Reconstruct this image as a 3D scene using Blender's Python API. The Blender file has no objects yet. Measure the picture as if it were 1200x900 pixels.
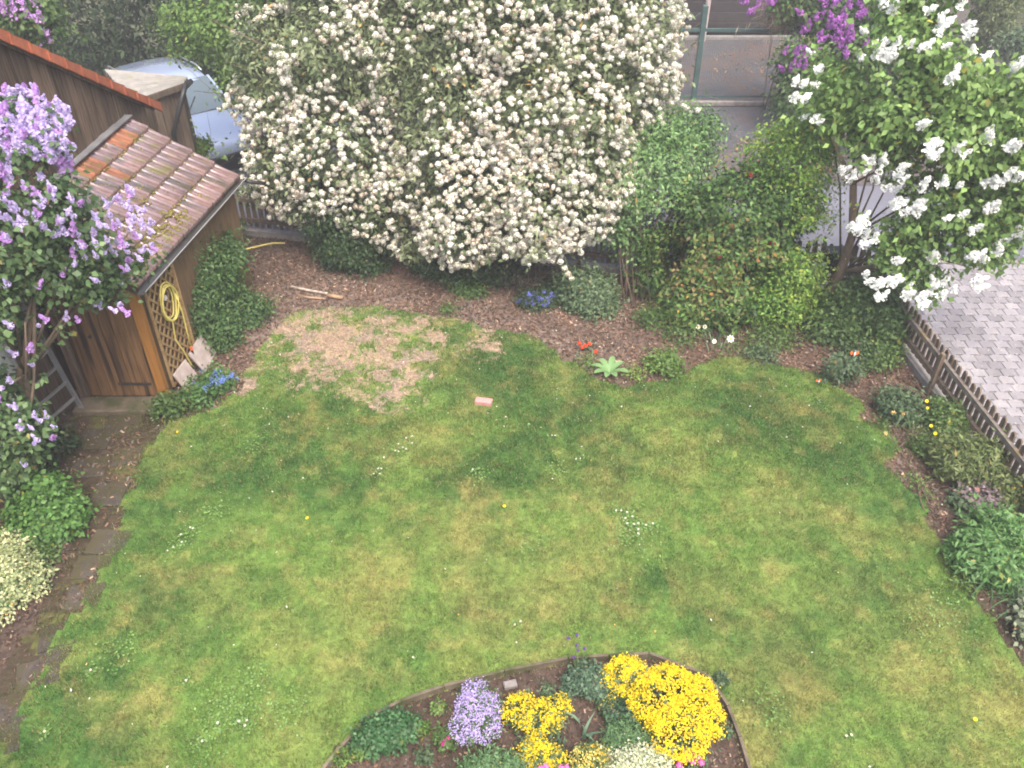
import bpy, math, random
import numpy as np
from mathutils import Vector, Matrix, Quaternion
rad = math.radians
SC = bpy.context.scene
COL = SC.collection
rng = np.random.default_rng(7)
random.seed(7)

# ------------------------------------------------------------------ camera, sky, sun, exposure
CAM_H, PITCH, FPX = 7.0, rad(38), 1005.0
cd = bpy.data.cameras.new('camera'); cam = bpy.data.objects.new('camera', cd); COL.objects.link(cam)
cam.location = (0, 0, CAM_H); cam.rotation_euler = (rad(90) - PITCH, 0, 0)
cd.sensor_width = 36; cd.lens = 36 * FPX / 1200; cd.clip_start = .1; cd.clip_end = 600
SC.camera = cam
SUN_EL, SUN_AZ = 62, 160           # azimuth measured from +Y (view direction) towards +X
w = bpy.data.worlds.new('World'); SC.world = w; w.use_nodes = True
nt = w.node_tree; bg = nt.nodes['Background']
sky = nt.nodes.new('ShaderNodeTexSky'); sky.sky_type = 'NISHITA'; sky.sun_disc = False
sky.sun_elevation = rad(SUN_EL); sky.sun_rotation = rad(SUN_AZ)
sky.air_density = 1.0; sky.dust_density = 7.0; sky.ozone_density = .3
nt.links.new(sky.outputs[0], bg.inputs[0]); bg.inputs[1].default_value = .15
sd = bpy.data.lights.new('sun', 'SUN'); sun = bpy.data.objects.new('sun', sd); COL.objects.link(sun)
sd.energy = 1.8; sd.angle = rad(40); sd.color = (1, .95, .87)
el, az = rad(SUN_EL), rad(SUN_AZ)
sdir = Vector((math.sin(az) * math.cos(el), math.cos(az) * math.cos(el), math.sin(el)))
sun.rotation_euler = sdir.to_track_quat('Z', 'Y').to_euler()
vs = SC.view_settings; vs.view_transform = 'Standard'; vs.look = 'None'; vs.gamma = 1; vs.exposure = 1.3
SC.render.engine = 'CYCLES'
SC.cycles.max_bounces = 6; SC.cycles.diffuse_bounces = 3; SC.cycles.transmission_bounces = 4
SC.cycles.use_denoising = True
SC.cycles.filter_width = 1.9

# ------------------------------------------------------------------ helpers
cp, sp = math.cos(PITCH), math.sin(PITCH)
def G(px, py, z=0.0):
    x = (px - 600) / FPX; y = (450 - py) / FPX
    t = (z - CAM_H) / (-sp + y * cp)
    return np.array([x * t, (cp + y * sp) * t, z])
def P(px, py, Y):
    x = (px - 600) / FPX; y = (450 - py) / FPX
    t = Y / (cp + y * sp)
    return np.array([x * t, Y, CAM_H + t * (-sp + y * cp)]), t

def fbm(x, y, s=1.0, seed=0, oct=4):
    x = np.asarray(x, float) * s; y = np.asarray(y, float) * s
    tot = np.zeros(np.broadcast(x, y).shape); amp = 1; nrm = 0
    for o in range(oct):
        xi = np.floor(x).astype(np.int64); yi = np.floor(y).astype(np.int64); fx = x - xi; fy = y - yi
        fx = fx * fx * (3 - 2 * fx); fy = fy * fy * (3 - 2 * fy)
        def h(a, b):
            n = (a * 374761393 + b * 668265263 + (seed + o * 17) * 1442695041) & 0x7fffffff
            n = ((n ^ (n >> 13)) * 1274126177) & 0x7fffffff
            n = (n ^ (n >> 16)) & 0xffff
            return n / 65535.
        v = (h(xi, yi) * (1 - fx) + h(xi + 1, yi) * fx) * (1 - fy) + (h(xi, yi + 1) * (1 - fx) + h(xi + 1, yi + 1) * fx) * fy
        tot += v * amp; nrm += amp; amp *= .5; x = x * 2.03 + 11.7; y = y * 2.03 + 5.3
    return tot / nrm
def n3(p, f, seed=0):
    r = np.random.default_rng(seed); v = 0
    for k in range(6):
        d = r.normal(size=3); d /= np.linalg.norm(d); v = v + np.sin((p @ d) * f * r.uniform(.7, 1.5) + r.uniform(0, 6.28))
    return v / 6
def sstep(a, b, x):
    t = np.clip((x - a) / (b - a), 0, 1); return t * t * (3 - 2 * t)
def inpoly(x, y, poly):
    c = np.zeros(x.shape, bool); n = len(poly)
    for i in range(n):
        x1, y1 = poly[i]; x2, y2 = poly[(i + 1) % n]
        m = ((y1 > y) != (y2 > y)); 
        with np.errstate(divide='ignore', invalid='ignore'):
            xx = (x2 - x1) * (y - y1) / (y2 - y1 + 1e-12) + x1
        c ^= m & (x < xx)
    return c

def tag(o, label=None, cat=None, group=None, kind=None):
    if label: o['label'] = label
    if cat: o['category'] = cat
    if group: o['group'] = group
    if kind: o['kind'] = kind
    return o
def empty(name, loc, label, cat, group=None, rz=0):
    o = bpy.data.objects.new(name, None); COL.objects.link(o); o.location = Vector(loc); o.rotation_euler = (0, 0, rz)
    o.empty_display_size = .2
    return tag(o, label, cat, group)
def rootloc(p):
    v = Vector((0, 0, 0))
    while p is not None:
        v += p.location; p = p.parent
    return v
def link(name, me, mat, parent, world=False, kind=None):
    if mat is not None and not me.materials: me.materials.append(mat)
    o = bpy.data.objects.new(name, me); COL.objects.link(o)
    if parent is not None: o.parent = parent
    if kind: o['kind'] = kind
    return o
def mesh_np(name, V, F, mat, parent=None, col=None, smooth=False, world=True, kind=None):
    """V (n,3), F (m,k) all polygons of k corners; col (m,3) per face"""
    V = np.asarray(V, float)
    if world and parent is not None: V = V - np.array(rootloc(parent))
    me = bpy.data.meshes.new(name); m, k = F.shape
    me.vertices.add(len(V)); me.vertices.foreach_set('co', V.astype(np.float32).ravel())
    me.loops.add(m * k); me.loops.foreach_set('vertex_index', F.astype(np.int32).ravel())
    me.polygons.add(m); me.polygons.foreach_set('loop_start', np.arange(0, m * k, k, dtype=np.int32))
    try: me.polygons.foreach_set('loop_total', np.full(m, k, dtype=np.int32))
    except Exception: pass
    me.update(calc_edges=True)
    if smooth: me.polygons.foreach_set('use_smooth', np.ones(m, bool))
    if col is not None:
        a = me.attributes.new('col', 'FLOAT_COLOR', 'FACE')
        a.data.foreach_set('color', np.concatenate([np.clip(col, 0, 1), np.ones((m, 1))], 1).astype(np.float32).ravel())
    return link(name, me, mat, parent, kind=kind)

class MB:
    def __init__(s): s.v = []; s.f = []
    def add(s, vs, fs):
        b = len(s.v); s.v += [tuple(map(float, q)) for q in vs]; s.f += [tuple(b + i for i in q) for q in fs]; return s
    def box(s, c, d, rz=0, rx=0, ry=0, ch=0.0):
        M = Matrix.Rotation(rz, 3, 'Z') @ Matrix.Rotation(rx, 3, 'X') @ Matrix.Rotation(ry, 3, 'Y')
        c = Vector(c); hx, hy, hz = [q / 2 for q in d]
        if ch <= 0:
            vs = [c + M @ Vector((i * hx, j * hy, k * hz)) for k in (-1, 1) for j in (-1, 1) for i in (-1, 1)]
            return s.add(vs, [(0, 2, 3, 1), (4, 5, 7, 6), (0, 1, 5, 4), (2, 6, 7, 3), (0, 4, 6, 2), (1, 3, 7, 5)])
        vs = []
        for (k, e) in ((-1, 0), (1, 0), (1, ch)):
            z = k * hz - (ch if (k == 1 and e == 0) else 0)
            for (i, j) in ((-1, -1), (1, -1), (1, 1), (-1, 1)):
                vs.append(c + M @ Vector((i * (hx - e), j * (hy - e), z)))
        fs = [(3, 2, 1, 0), (8, 9, 10, 11)]
        for r in (0, 4):
            for i in range(4): j = (i + 1) % 4; fs.append((r + i, r + j, r + 4 + j, r + 4 + i))
        return s.add(vs, fs)
    def bar(s, a, b, wd, th, up=(0, 0, 1)):
        a, b = Vector(a), Vector(b); d = (b - a); u = Vector(up); sx = d.cross(u)
        if sx.length < 1e-6: sx = d.cross(Vector((0, 1, 0)))
        sx.normalize(); uz = sx.cross(d).normalized()
        vs = [q + sx * (i * wd / 2) + uz * (j * th / 2) for q in (a, b) for (i, j) in ((-1, -1), (1, -1), (1, 1), (-1, 1))]
        return s.add(vs, [(3, 2, 1, 0), (4, 5, 6, 7)] + [(i, (i + 1) % 4, 4 + (i + 1) % 4, 4 + i) for i in range(4)])
    def tube(s, pts, r, n=6, cap=True):
        pts = [Vector(p) for p in pts]; m = len(pts)
        if not hasattr(r, '__len__'): r = [r] * m
        vs = []; prev = None
        for i, p in enumerate(pts):
            d = (pts[min(i + 1, m - 1)] - pts[max(i - 1, 0)]).normalized()
            a = prev if prev is not None else (Vector((1, 0, 0)) if abs(d.x) < .8 else Vector((0, 1, 0)))
            a = (a - d * a.dot(d)).normalized(); b = d.cross(a); prev = a
            for k in range(n):
                t = 2 * math.pi * k / n; vs.append(p + (a * math.cos(t) + b * math.sin(t)) * r[i])
        fs = [(i * n + k, i * n + (k + 1) % n, (i + 1) * n + (k + 1) % n, (i + 1) * n + k) for i in range(m - 1) for k in range(n)]
        if cap: fs += [tuple(range(n))[::-1], tuple((m - 1) * n + k for k in range(n))]
        return s.add(vs, fs)
    def disc_lathe(s, prof, n=16, c=(0, 0, 0), axis='Z'):
        vs = []
        for (r, z) in prof:
            for k in range(n):
                t = 2 * math.pi * k / n; q = (r * math.cos(t), r * math.sin(t), z)
                if axis == 'Y': q = (q[0], q[2], q[1])
                vs.append((q[0] + c[0], q[1] + c[1], q[2] + c[2]))
        m = len(prof)
        fs = [(i * n + k, i * n + (k + 1) % n, (i + 1) * n + (k + 1) % n, (i + 1) * n + k) for i in range(m - 1) for k in range(n)]
        fs += [tuple(range(n))[::-1], tuple((m - 1) * n + k for k in range(n))]
        return s.add(vs, fs)
    def mesh(s, name, off=(0, 0, 0)):
        me = bpy.data.meshes.new(name); me.from_pydata([(a - off[0], b - off[1], c - off[2]) for a, b, c in s.v], [], s.f); me.update(); return me
    def build(s, name, mat, parent=None, world=False, smooth=False, kind=None, label=None):
        off = rootloc(parent) if (world and parent is not None) else (0, 0, 0)
        me = s.mesh(name, off)
        if smooth: me.polygons.foreach_set('use_smooth', np.ones(len(me.polygons), bool))
        o = link(name, me, mat, parent, kind=kind)
        if label: o['label'] = label
        return o

# ------------------------------------------------------------------ materials
def newmat(name):
    m = bpy.data.materials.new(name); m.use_nodes = True; t = m.node_tree
    return m, t, t.nodes['Principled BSDF'], (lambda a, b: t.links.new(a, b))
def mat(name, c1, c2=None, rough=.7, scale=6, stretch=(1, 1, 1), bump=.3, rnd=.2, spec=.4, detail=6, c3=None, s3=1.5, t3=.6, coat=0, metal=0, bscale=None):
    m, t, b, lk = newmat(name); N = t.nodes.new
    tc = N('ShaderNodeTexCoord'); mp = N('ShaderNodeMapping'); mp.inputs['Scale'].default_value = stretch
    oi = N('ShaderNodeObjectInfo')
    lk(tc.outputs['Object'], mp.inputs[0])
    ad = N('ShaderNodeVectorMath'); ad.operation = 'ADD'; lk(mp.outputs[0], ad.inputs[0])
    sc_ = N('ShaderNodeMath'); sc_.operation = 'MULTIPLY'; sc_.inputs[1].default_value = 37; lk(oi.outputs['Random'], sc_.inputs[0]); lk(sc_.outputs[0], ad.inputs[1])
    nz = N('ShaderNodeTexNoise'); nz.inputs['Scale'].default_value = scale; nz.inputs['Detail'].default_value = detail; nz.inputs['Roughness'].default_value = .65
    lk(ad.outputs[0], nz.inputs[0])
    rp = N('ShaderNodeValToRGB'); rp.color_ramp.elements[0].position = .32; rp.color_ramp.elements[1].position = .68
    rp.color_ramp.elements[0].color = (*c1, 1); rp.color_ramp.elements[1].color = (*(c2 or c1), 1); lk(nz.outputs['Fac'], rp.inputs[0])
    cur = rp.outputs[0]
    if c3:
        n2 = N('ShaderNodeTexNoise'); n2.inputs['Scale'].default_value = s3; n2.inputs['Detail'].default_value = 5; lk(ad.outputs[0], n2.inputs[0])
        r2 = N('ShaderNodeMapRange'); r2.inputs[1].default_value = t3 - .06; r2.inputs[2].default_value = t3 + .08; lk(n2.outputs['Fac'], r2.inputs[0])
        mx = N('ShaderNodeMix'); mx.data_type = 'RGBA'; lk(r2.outputs[0], mx.inputs[0]); lk(cur, mx.inputs[6]); mx.inputs[7].default_value = (*c3, 1); cur = mx.outputs[2]
    if rnd:
        hs = N('ShaderNodeHueSaturation'); mr = N('ShaderNodeMapRange'); mr.inputs[3].default_value = 1 - rnd; mr.inputs[4].default_value = 1 + rnd
        lk(oi.outputs['Random'], mr.inputs[0]); lk(mr.outputs[0], hs.inputs['Value']); lk(cur, hs.inputs['Color']); cur = hs.outputs[0]
    lk(cur, b.inputs['Base Color']); b.inputs['Roughness'].default_value = rough
    b.inputs['Specular IOR Level'].default_value = spec; b.inputs['Metallic'].default_value = metal; b.inputs['Coat Weight'].default_value = coat
    if bump:
        bp = N('ShaderNodeBump'); bp.inputs['Strength'].default_value = bump; bp.inputs['Distance'].default_value = .01; lk(nz.outputs['Fac'], bp.inputs['Height']); lk(bp.outputs[0], b.inputs['Normal'])
    return m
def attr_mat(name, rough=.6, trans=.25, spec=.3, noise=None, bump=0, trc=1.2):
    m, t, b, lk = newmat(name); N = t.nodes.new
    a = N('ShaderNodeAttribute'); a.attribute_name = 'col'; cur = a.outputs['Color']
    if noise:
        tc = N('ShaderNodeTexCoord'); nz = N('ShaderNodeTexNoise'); nz.inputs['Scale'].default_value = noise; nz.inputs['Detail'].default_value = 8; nz.inputs['Roughness'].default_value = .7
        lk(tc.outputs['Object'], nz.inputs[0]); mr = N('ShaderNodeMapRange'); mr.inputs[1].default_value = .3; mr.inputs[2].default_value = .7; mr.inputs[3].default_value = .6; mr.inputs[4].default_value = 1.45
        lk(nz.outputs['Fac'], mr.inputs[0]); hs = N('ShaderNodeHueSaturation'); lk(mr.outputs[0], hs.inputs['Value']); lk(cur, hs.inputs['Color']); cur = hs.outputs[0]
        if bump:
            bp = N('ShaderNodeBump'); bp.inputs['Strength'].default_value = bump; bp.inputs['Distance'].default_value = .02; lk(nz.outputs['Fac'], bp.inputs['Height']); lk(bp.outputs[0], b.inputs['Normal'])
    lk(cur, b.inputs['Base Color']); b.inputs['Roughness'].default_value = rough; b.inputs['Specular IOR Level'].default_value = spec
    if trans:
        tr = N('ShaderNodeBsdfTranslucent'); mx = N('ShaderNodeMixShader'); mx.inputs[0].default_value = trans
        lk(cur, tr.inputs[0]); lk(b.outputs[0], mx.inputs[1]); lk(tr.outputs[0], mx.inputs[2]); lk(mx.outputs[0], t.nodes['Material Output'].inputs[0])
    return m
M_LEAF = attr_mat('leaf', .5, .3, .35)
M_GRASS = attr_mat('grass_blade', .6, .35, .25)
M_PETAL = attr_mat('petal', .7, .25, .2)
M_SOILC = attr_mat('garden_soil', .95, 0, .15, noise=14, bump=.8)
M_CHIP = attr_mat('bark_chip', .85, 0, .2)
M_BARK = mat('bark', (.07, .05, .035), (.16, .12, .085), .9, 12, (1, 1, .25), .6)
M_BARKG = mat('smooth_grey_bark', (.13, .10, .07), (.24, .19, .13), .85, 10, (1, 1, .3), .4)
M_STEM = mat('green_stem', (.06, .10, .03), (.10, .15, .05), .7, 8)
M_PLANK = mat('weathered_plank', (.045, .030, .021), (.155, .11, .078), .85, 9, (6, 6, .35), .7, .4, .2, c3=(.03, .022, .016), s3=2.2, t3=.6)
M_PLANKG = mat('grey_plank', (.05, .036, .026), (.15, .115, .085), .85, 9, (6, 6, .35), .6, .35, .2)
M_DOOR = mat('stained_door_plank', (.085, .046, .020), (.22, .12, .052), .65, 7, (5, 5, .3), .5, .25, .35, c3=(.035, .02, .012), s3=2.6, t3=.57)
M_POST = mat('orange_stained_post', (.22, .095, .02), (.34, .16, .04), .55, 7, (5, 5, .3), .3, .05, .4)
M_TRELL = mat('honey_lattice', (.22, .13, .055), (.36, .25, .12), .7, 8, (2, 2, 2), .3, .18)
M_PANEL = mat('ochre_panel', (.075, .045, .022), (.15, .095, .045), .8, 7, (3, 3, .4), .3, .1)
M_FENCE = mat('weathered_picket', (.07, .052, .038), (.19, .145, .11), .85, 8, (5, 5, .5), .5, .25, .2)
M_RAIL = mat('grey_rail', (.12, .10, .085), (.26, .23, .2), .85, 10, (1, 1, 1), .5, .15, .2, c3=(.27, .19, .07), s3=6, t3=.66)
M_PLINTH = mat('concrete', (.15, .135, .13), (.26, .24, .23), .9, 9, (1, 1, 1), .4, .1)
M_CONC = mat('mossy_concrete', (.075, .06, .042), (.15, .12, .085), .9, 7, (1, 1, 1), .5, .1, c3=(.05, .055, .02), s3=3, t3=.55)
M_SLATE = mat('dark_slab', (.030, .024, .019), (.064, .054, .046), .85, 8, (1, 1, 1), .5, .2, c3=(.042, .036, .016), s3=5, t3=.47)
M_PALE = mat('pale_stone', (.30, .24, .22), (.44, .38, .35), .8, 8, (1, 1, 1), .3, .1)
M_BRICK = mat('pink_brick', (.34, .15, .14), (.46, .24, .22), .85, 14, (1, 1, 1), .4, .05)
M_METAL = mat('aluminium', (.30, .31, .33), (.42, .43, .45), .4, 6, (1, 1, 1), .05, .05, metal=.7)
M_IRON = mat('dark_iron', (.02, .018, .017), (.045, .04, .035), .5, 9, (1, 1, 1), .2, 0)
M_BLACK = mat('black_plastic', (.012, .012, .013), (.02, .02, .021), .45, 9, (1, 1, 1), .05, 0)
M_GUT = mat('dark_gutter', (.05, .05, .05), (.09, .088, .085), .3, 5, (1, 1, 1), .1, 0, .5)
M_WIRE = mat('bright_gutter_lip', (.5, .5, .52), (.6, .6, .62), .3, 5, (1, 1, 1), 0, 0, metal=.5)
M_FLASH = mat('grey_flashing', (.12, .12, .13), (.2, .2, .21), .5, 6, (1, 1, 1), .2, 0)
M_HOSE = mat('yellow_hose', (.46, .38, .09), (.56, .48, .15), .45, 6, (1, 1, 1), .1, 0)
M_ORANGE = mat('orange_plastic', (.70, .13, .03), (.8, .2, .05), .4, 6, (1, 1, 1), .05, 0)
M_TERRA = mat('terracotta', (.40, .13, .05), (.5, .19, .07), .8, 9, (1, 1, 1), .2, 0)
M_WHITE = mat('white_paint', (.52, .53, .54), (.64, .64, .64), .6, 4, (1, 1, 1), .1, 0)
M_GREENM = mat('green_painted_steel', (.03, .065, .062), (.055, .10, .095), .5, 5, (1, 1, 1), .1, 0)
M_GARAGE = mat('dark_brown_panel', (.018, .014, .015), (.038, .030, .031), .5, 6, (1, 1, 1), .1, .12, .5)
M_PINKP = mat('pink_grey_pole', (.33, .26, .25), (.42, .35, .34), .7, 6, (1, 1, 1), .1, 0)
M_SAW = mat('pale_cut_wood', (.16, .10, .06), (.27, .19, .12), .85, 10, (1, 1, 1), .4, .15)
M_SILVB = mat('birch_bark', (.42, .38, .33), (.14, .10, .07), .85, 14, (1, 1, 1), .4, .1)
M_TILE = [mat('wet_tile', a, b, .14, 9, (1, 1, 1), .18, .14, .9, c3=c, s3=s, t3=t3, coat=1)  # mauve cast of the base colours stands in for lavender sky sheen
          for a, b, c, s, t3 in (((.135, .08, .078), (.21, .14, .14), (.13, .115, .04), 5, .60),
                                 ((.10, .066, .068), (.18, .125, .13), (.08, .065, .05), 4, .56),
                                 ((.155, .09, .08), (.24, .155, .145), (.10, .075, .06), 5, .56))]
M_TILEO = mat('orange_tile', (.16, .07, .04), (.27, .105, .055), .5, 9, (1, 1, 1), .3, .2, .4, c3=(.13, .12, .03), s3=6, t3=.6)
M_TERT = mat('red_verge_tile', (.25, .07, .035), (.38, .12, .06), .6, 9, (1, 1, 1), .3, .15, .4)
M_MOSS = mat('moss', (.09, .075, .02), (.20, .17, .035), .95, 30, (1, 1, 1), .8, 0)
M_CORR = mat('fibre_cement_sheet', (.17, .165, .155), (.26, .25, .24), .8, 6, (1, 1, 1), .2, .1, c3=(.16, .18, .08), s3=4, t3=.66)
M_PAVER = mat('pink_grey_paver', (.19, .178, .19), (.275, .258, .27), .5, 26, (1, 1, 1), .5, .2, .45, c3=(.19, .18, .195), s3=2.5, t3=.5)

def world_mat(name, base, var, rough, scale, bump, bands=None, spec=.4, brick=None):
    """ground material in world coordinates"""
    m, t, b, lk = newmat(name); N = t.nodes.new
    ge = N('ShaderNodeNewGeometry'); n1 = N('ShaderNodeTexNoise'); n1.inputs['Scale'].default_value = scale; n1.inputs['Detail'].default_value = 9; n1.inputs['Roughness'].default_value = .7
    lk(ge.outputs['Position'], n1.inputs[0])
    rp = N('ShaderNodeValToRGB'); rp.color_ramp.elements[0].position = .3; rp.color_ramp.elements[1].position = .7
    rp.color_ramp.elements[0].color = (*base, 1); rp.color_ramp.elements[1].color = (*var, 1); lk(n1.outputs['Fac'], rp.inputs[0]); cur = rp.outputs[0]; hsrc = n1.outputs['Fac']
    if brick:
        bt = N('ShaderNodeTexBrick'); bt.inputs['Scale'].default_value = 1; bt.inputs['Brick Width'].default_value = brick[0]; bt.inputs['Row Height'].default_value = brick[1]
        bt.inputs['Mortar Size'].default_value = .009; bt.inputs['Color1'].default_value = (1, 1, 1, 1); bt.inputs['Color2'].default_value = (.72, .72, .74, 1); bt.inputs['Mortar'].default_value = (.35, .33, .3, 1)
        nd = N('ShaderNodeVectorMath'); nd.operation = 'MULTIPLY_ADD'; nd.inputs[1].default_value = (.03, .03, .03); lk(n1.outputs['Color'], nd.inputs[0]); lk(ge.outputs['Position'], nd.inputs[2]); lk(nd.outputs[0], bt.inputs[0])
        mx = N('ShaderNodeMix'); mx.data_type = 'RGBA'; mx.blend_type = 'MULTIPLY'; mx.inputs[0].default_value = 1; lk(cur, mx.inputs[6]); lk(bt.outputs['Color'], mx.inputs[7]); cur = mx.outputs[2]
    if bands:
        n2 = N('ShaderNodeTexNoise'); n2.inputs['Scale'].default_value = bands[1]; n2.inputs['Detail'].default_value = 6; lk(ge.outputs['Position'], n2.inputs[0])
        r2 = N('ShaderNodeMapRange'); r2.inputs[1].default_value = bands[2] - .12; r2.inputs[2].default_value = bands[2] + .22; lk(n2.outputs['Fac'], r2.inputs[0])
        mx = N('ShaderNodeMix'); mx.data_type = 'RGBA'; lk(r2.outputs[0], mx.inputs[0]); lk(cur, mx.inputs[6]); mx.inputs[7].default_value = (*bands[0], 1); cur = mx.outputs[2]
    lk(cur, b.inputs['Base Color']); b.inputs['Roughness'].default_value = rough; b.inputs['Specular IOR Level'].default_value = spec
    bp = N('ShaderNodeBump'); bp.inputs['Strength'].default_value = bump; bp.inputs['Distance'].default_value = .01; lk(hsrc, bp.inputs['Height']); lk(bp.outputs[0], b.inputs['Normal'])
    return m
M_GROUND = world_mat('far_ground', (.04, .05, .02), (.08, .08, .04), .95, 2, .4)
M_ASPH = world_mat('asphalt', (.105, .107, .135), (.15, .15, .185), .75, 40, .3, ((.085, .086, .11), .8, .5))
M_FARP = world_mat('far_pavers', (.070, .070, .080), (.120, .118, .130), .4, 20, .3, ((.12, .082, .068), .8, .58), brick=(.2, .1))
M_JOINT = world_mat('paver_joint_sand', (.15, .13, .125), (.21, .185, .175), .9, 40, .3)

# ------------------------------------------------------------------ ground sheets
def sheet(name, pts, z, m, parent=None):
    return tag(MB().add([(x, y, z) for x, y in pts], [tuple(range(len(pts)))]).build(name, m, parent), kind='structure')
sheet('ground', [(-120, -120), (120, -120), (120, 120), (-120, 120)], -.12, M_GROUND)
# fence lines
def backY(x): return 13.1 - .206 * (x + 4.51)
CORN = (5.27, 11.08)
def rightX(y): return 5.27 + (11.08 - y) * .079
RB = [(p[0], p[1]) for p in ((5.27 + .06, 11.08), (rightX(1.5) + .06, 1.5))]
sheet('asphalt_road', [(-30, backY(-30) - .1), (CORN[0], CORN[1]), (CORN[0] + .3, 12.15), (30, 12.15), (30, 15.2), (-4, 15.2), (-4, 19), (-30, 19)], -.03, M_ASPH)
sheet('pavement_beyond_the_road', [(-3.99, 15.1), (20, 15.1), (20, 19.2), (-3.99, 19.2)], -.02, M_FARP)
sheet('paved_courtyard', [(0, 19.45), (13, 19.45), (13, 24.2), (0, 24.2)], .0, M_FARP)
sheet('joint_sand', [(5.33, 11.08), (rightX(1.5) + .06, 1.5), (14, 1.5), (14, 12.2), (5.5, 12.2)], -.035, M_JOINT)

# lawn outline (photo positions put on the ground plane)
LAWN_PX = [(-60, 960), (0, 868), (40, 800), (75, 742), (108, 690), (138, 645), (140, 600), (158, 555), (178, 515), (195, 492), (250, 482), (285, 452),
           (298, 420), (318, 388), (350, 368), (420, 358), (490, 366), (550, 380), (610, 395), (650, 412), (685, 437), (725, 453), (775, 445), (800, 432), (850, 421),
           (905, 425), (950, 440), (985, 455), (1010, 480), (1035, 512), (1048, 548), (1078, 592), (1103, 640), (1132, 690), (1165, 735), (1200, 775), (1250, 850), (1300, 950)]
LAWN = [tuple(G(x, y)[:2]) for x, y in LAWN_PX] + [(5.0, 1.6), (-4.6, 1.6)]
BED_PX = [(372, 915), (400, 880), (430, 847), (470, 826), (520, 809), (590, 791), (665, 776), (760, 770), (828, 796), (852, 832), (866, 868), (880, 915)]
BED = [tuple(G(x, y)[:2]) for x, y in BED_PX] + [(1.95, 2.9), (-1.7, 2.9)]
def hgt(x, y): return .02 * (fbm(x, y, .8, 3, 2) - .5)
def warp(x, y): 
    return x + (fbm(x, y, 3.4, 21, 4) - .5) * .38, y + (fbm(x, y, 3.4, 22, 4) - .5) * .38
def is_lawn(x, y):
    xw, yw = warp(x, y)
    return inpoly(xw, yw, LAWN) & ~inpoly(x, y, BED)
BLOBS = []   # photo-placed patches: px, py, rx, ry, weight
def spots(x, y, lst):
    tot = np.zeros(x.shape)
    for (px, py, r, k) in lst:
        c = G(px, py); t = np.linalg.norm(c - np.array([0, 0, 7.])); rr = r * t / FPX
        d2 = ((x - c[0]) / rr) ** 2 + ((y - c[1]) / (rr * 1.2)) ** 2
        tot = np.maximum(tot, k * np.exp(-d2))
    return tot
STRAW = [(430, 700, 60, .7), (340, 745, 35, .6), (460, 655, 45, .5), (560, 660, 70, .45), (640, 690, 60, .5), (700, 660, 50, .4), (500, 520, 50, .3), (900, 585, 45, .5), (908, 668, 16, .8), (1085, 730, 30, .8),
         (1150, 830, 38, .9), (930, 800, 45, .7), (1180, 790, 30, .5), (1040, 770, 50, .5), (980, 700, 40, .4), (760, 520, 60, .3), (250, 700, 40, .35), (870, 860, 30, .8), (600, 745, 50, .4), (640, 790, 40, .6), (545, 780, 30, .6), (840, 690, 45, .4), (1000, 620, 30, .4), (720, 590, 40, .5), (390, 790, 40, .5), (350, 860, 40, .4), (1130, 880, 60, .5), (160, 830, 30, .2)]
DARKG = [(70, 830, 60, .8), (170, 620, 50, .8), (240, 560, 60, .6), (210, 760, 50, .5), (1060, 600, 30, .5), (1130, 740, 30, .5), (150, 700, 60, .7), (200, 560, 55, .6), (540, 570, 45, .7), (500, 600, 40, .5), (590, 430, 70, .7), (640, 480, 60, .6), (330, 500, 70, .5), (1000, 520, 60, .4), (960, 640, 60, .4), (1020, 690, 50, .5), (130, 780, 50, .6), (770, 690, 50, .3), (900, 740, 50, .4), (690, 460, 60, .5), (100, 850, 60, .5), (380, 560, 50, .3), (880, 470, 70, .3), (470, 770, 40, .3)]
BARE = [(345, 395, 50, .85), (400, 400, 60, 1.0), (450, 420, 50, 1.0), (470, 450, 35, .85), (500, 395, 50, .8), (560, 395, 35, .6), (380, 430, 45, .55), (430, 375, 60, .7), (292, 452, 13, .8), (300, 420, 25, .5)]
def lawn_fields(x, y):
    f1 = fbm(x, y, 1.1, 1, 5); f2 = fbm(x, y, 3.1, 5, 4); f3 = fbm(x, y, 9, 9, 3)
    f4 = fbm(x, y, 1.9, 77, 4)
    f5 = fbm(x, y, 5.5, 78, 4)
    straw = spots(x, y, STRAW) * (.25 + 1.3 * f2) + .5 * sstep(.48, .82, f4) * (.4 + f5) + .5 * sstep(.5, .8, f5) + .3 * (f3 - .5)
    dark = spots(x, y, DARKG) * 1.1 * (.4 + 1.1 * f2) + .55 * sstep(.42, .74, f1) + .4 * sstep(.46, .76, fbm(x, y, 4.2, 79, 4)) - .3 * (f3 - .5)
    bare = spots(x, y, BARE) * 1.2 - .2 + 2.1 * (fbm(x, y, 4.5, 31, 4) - .5) + 1.5 * (fbm(x, y, 22, 32, 3) - .5)
    bare = np.where(spots(x, y, BARE) < .12, 0, bare)
    return np.clip(straw, 0, 1), np.clip(dark, 0, 1), sstep(.0, 1.05, bare)
def lawn_col(x, y):
    st, dk, br = lawn_fields(x, y)
    f = fbm(x, y, 14, 41, 3)[..., None]
    g = np.array([.094, .182, .034]) * (1 - f) + np.array([.148, .242, .056]) * f
    g = g * (1 - dk[..., None]) + np.array([.050, .118, .027]) * dk[..., None]
    s = st[..., None] * .55
    g = g * (1 - s) + np.array([.33, .28, .10]) * s
    g = g * (.80 + .4 * fbm(x, y, 26, 43, 2)[..., None])
    return g, br
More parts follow.
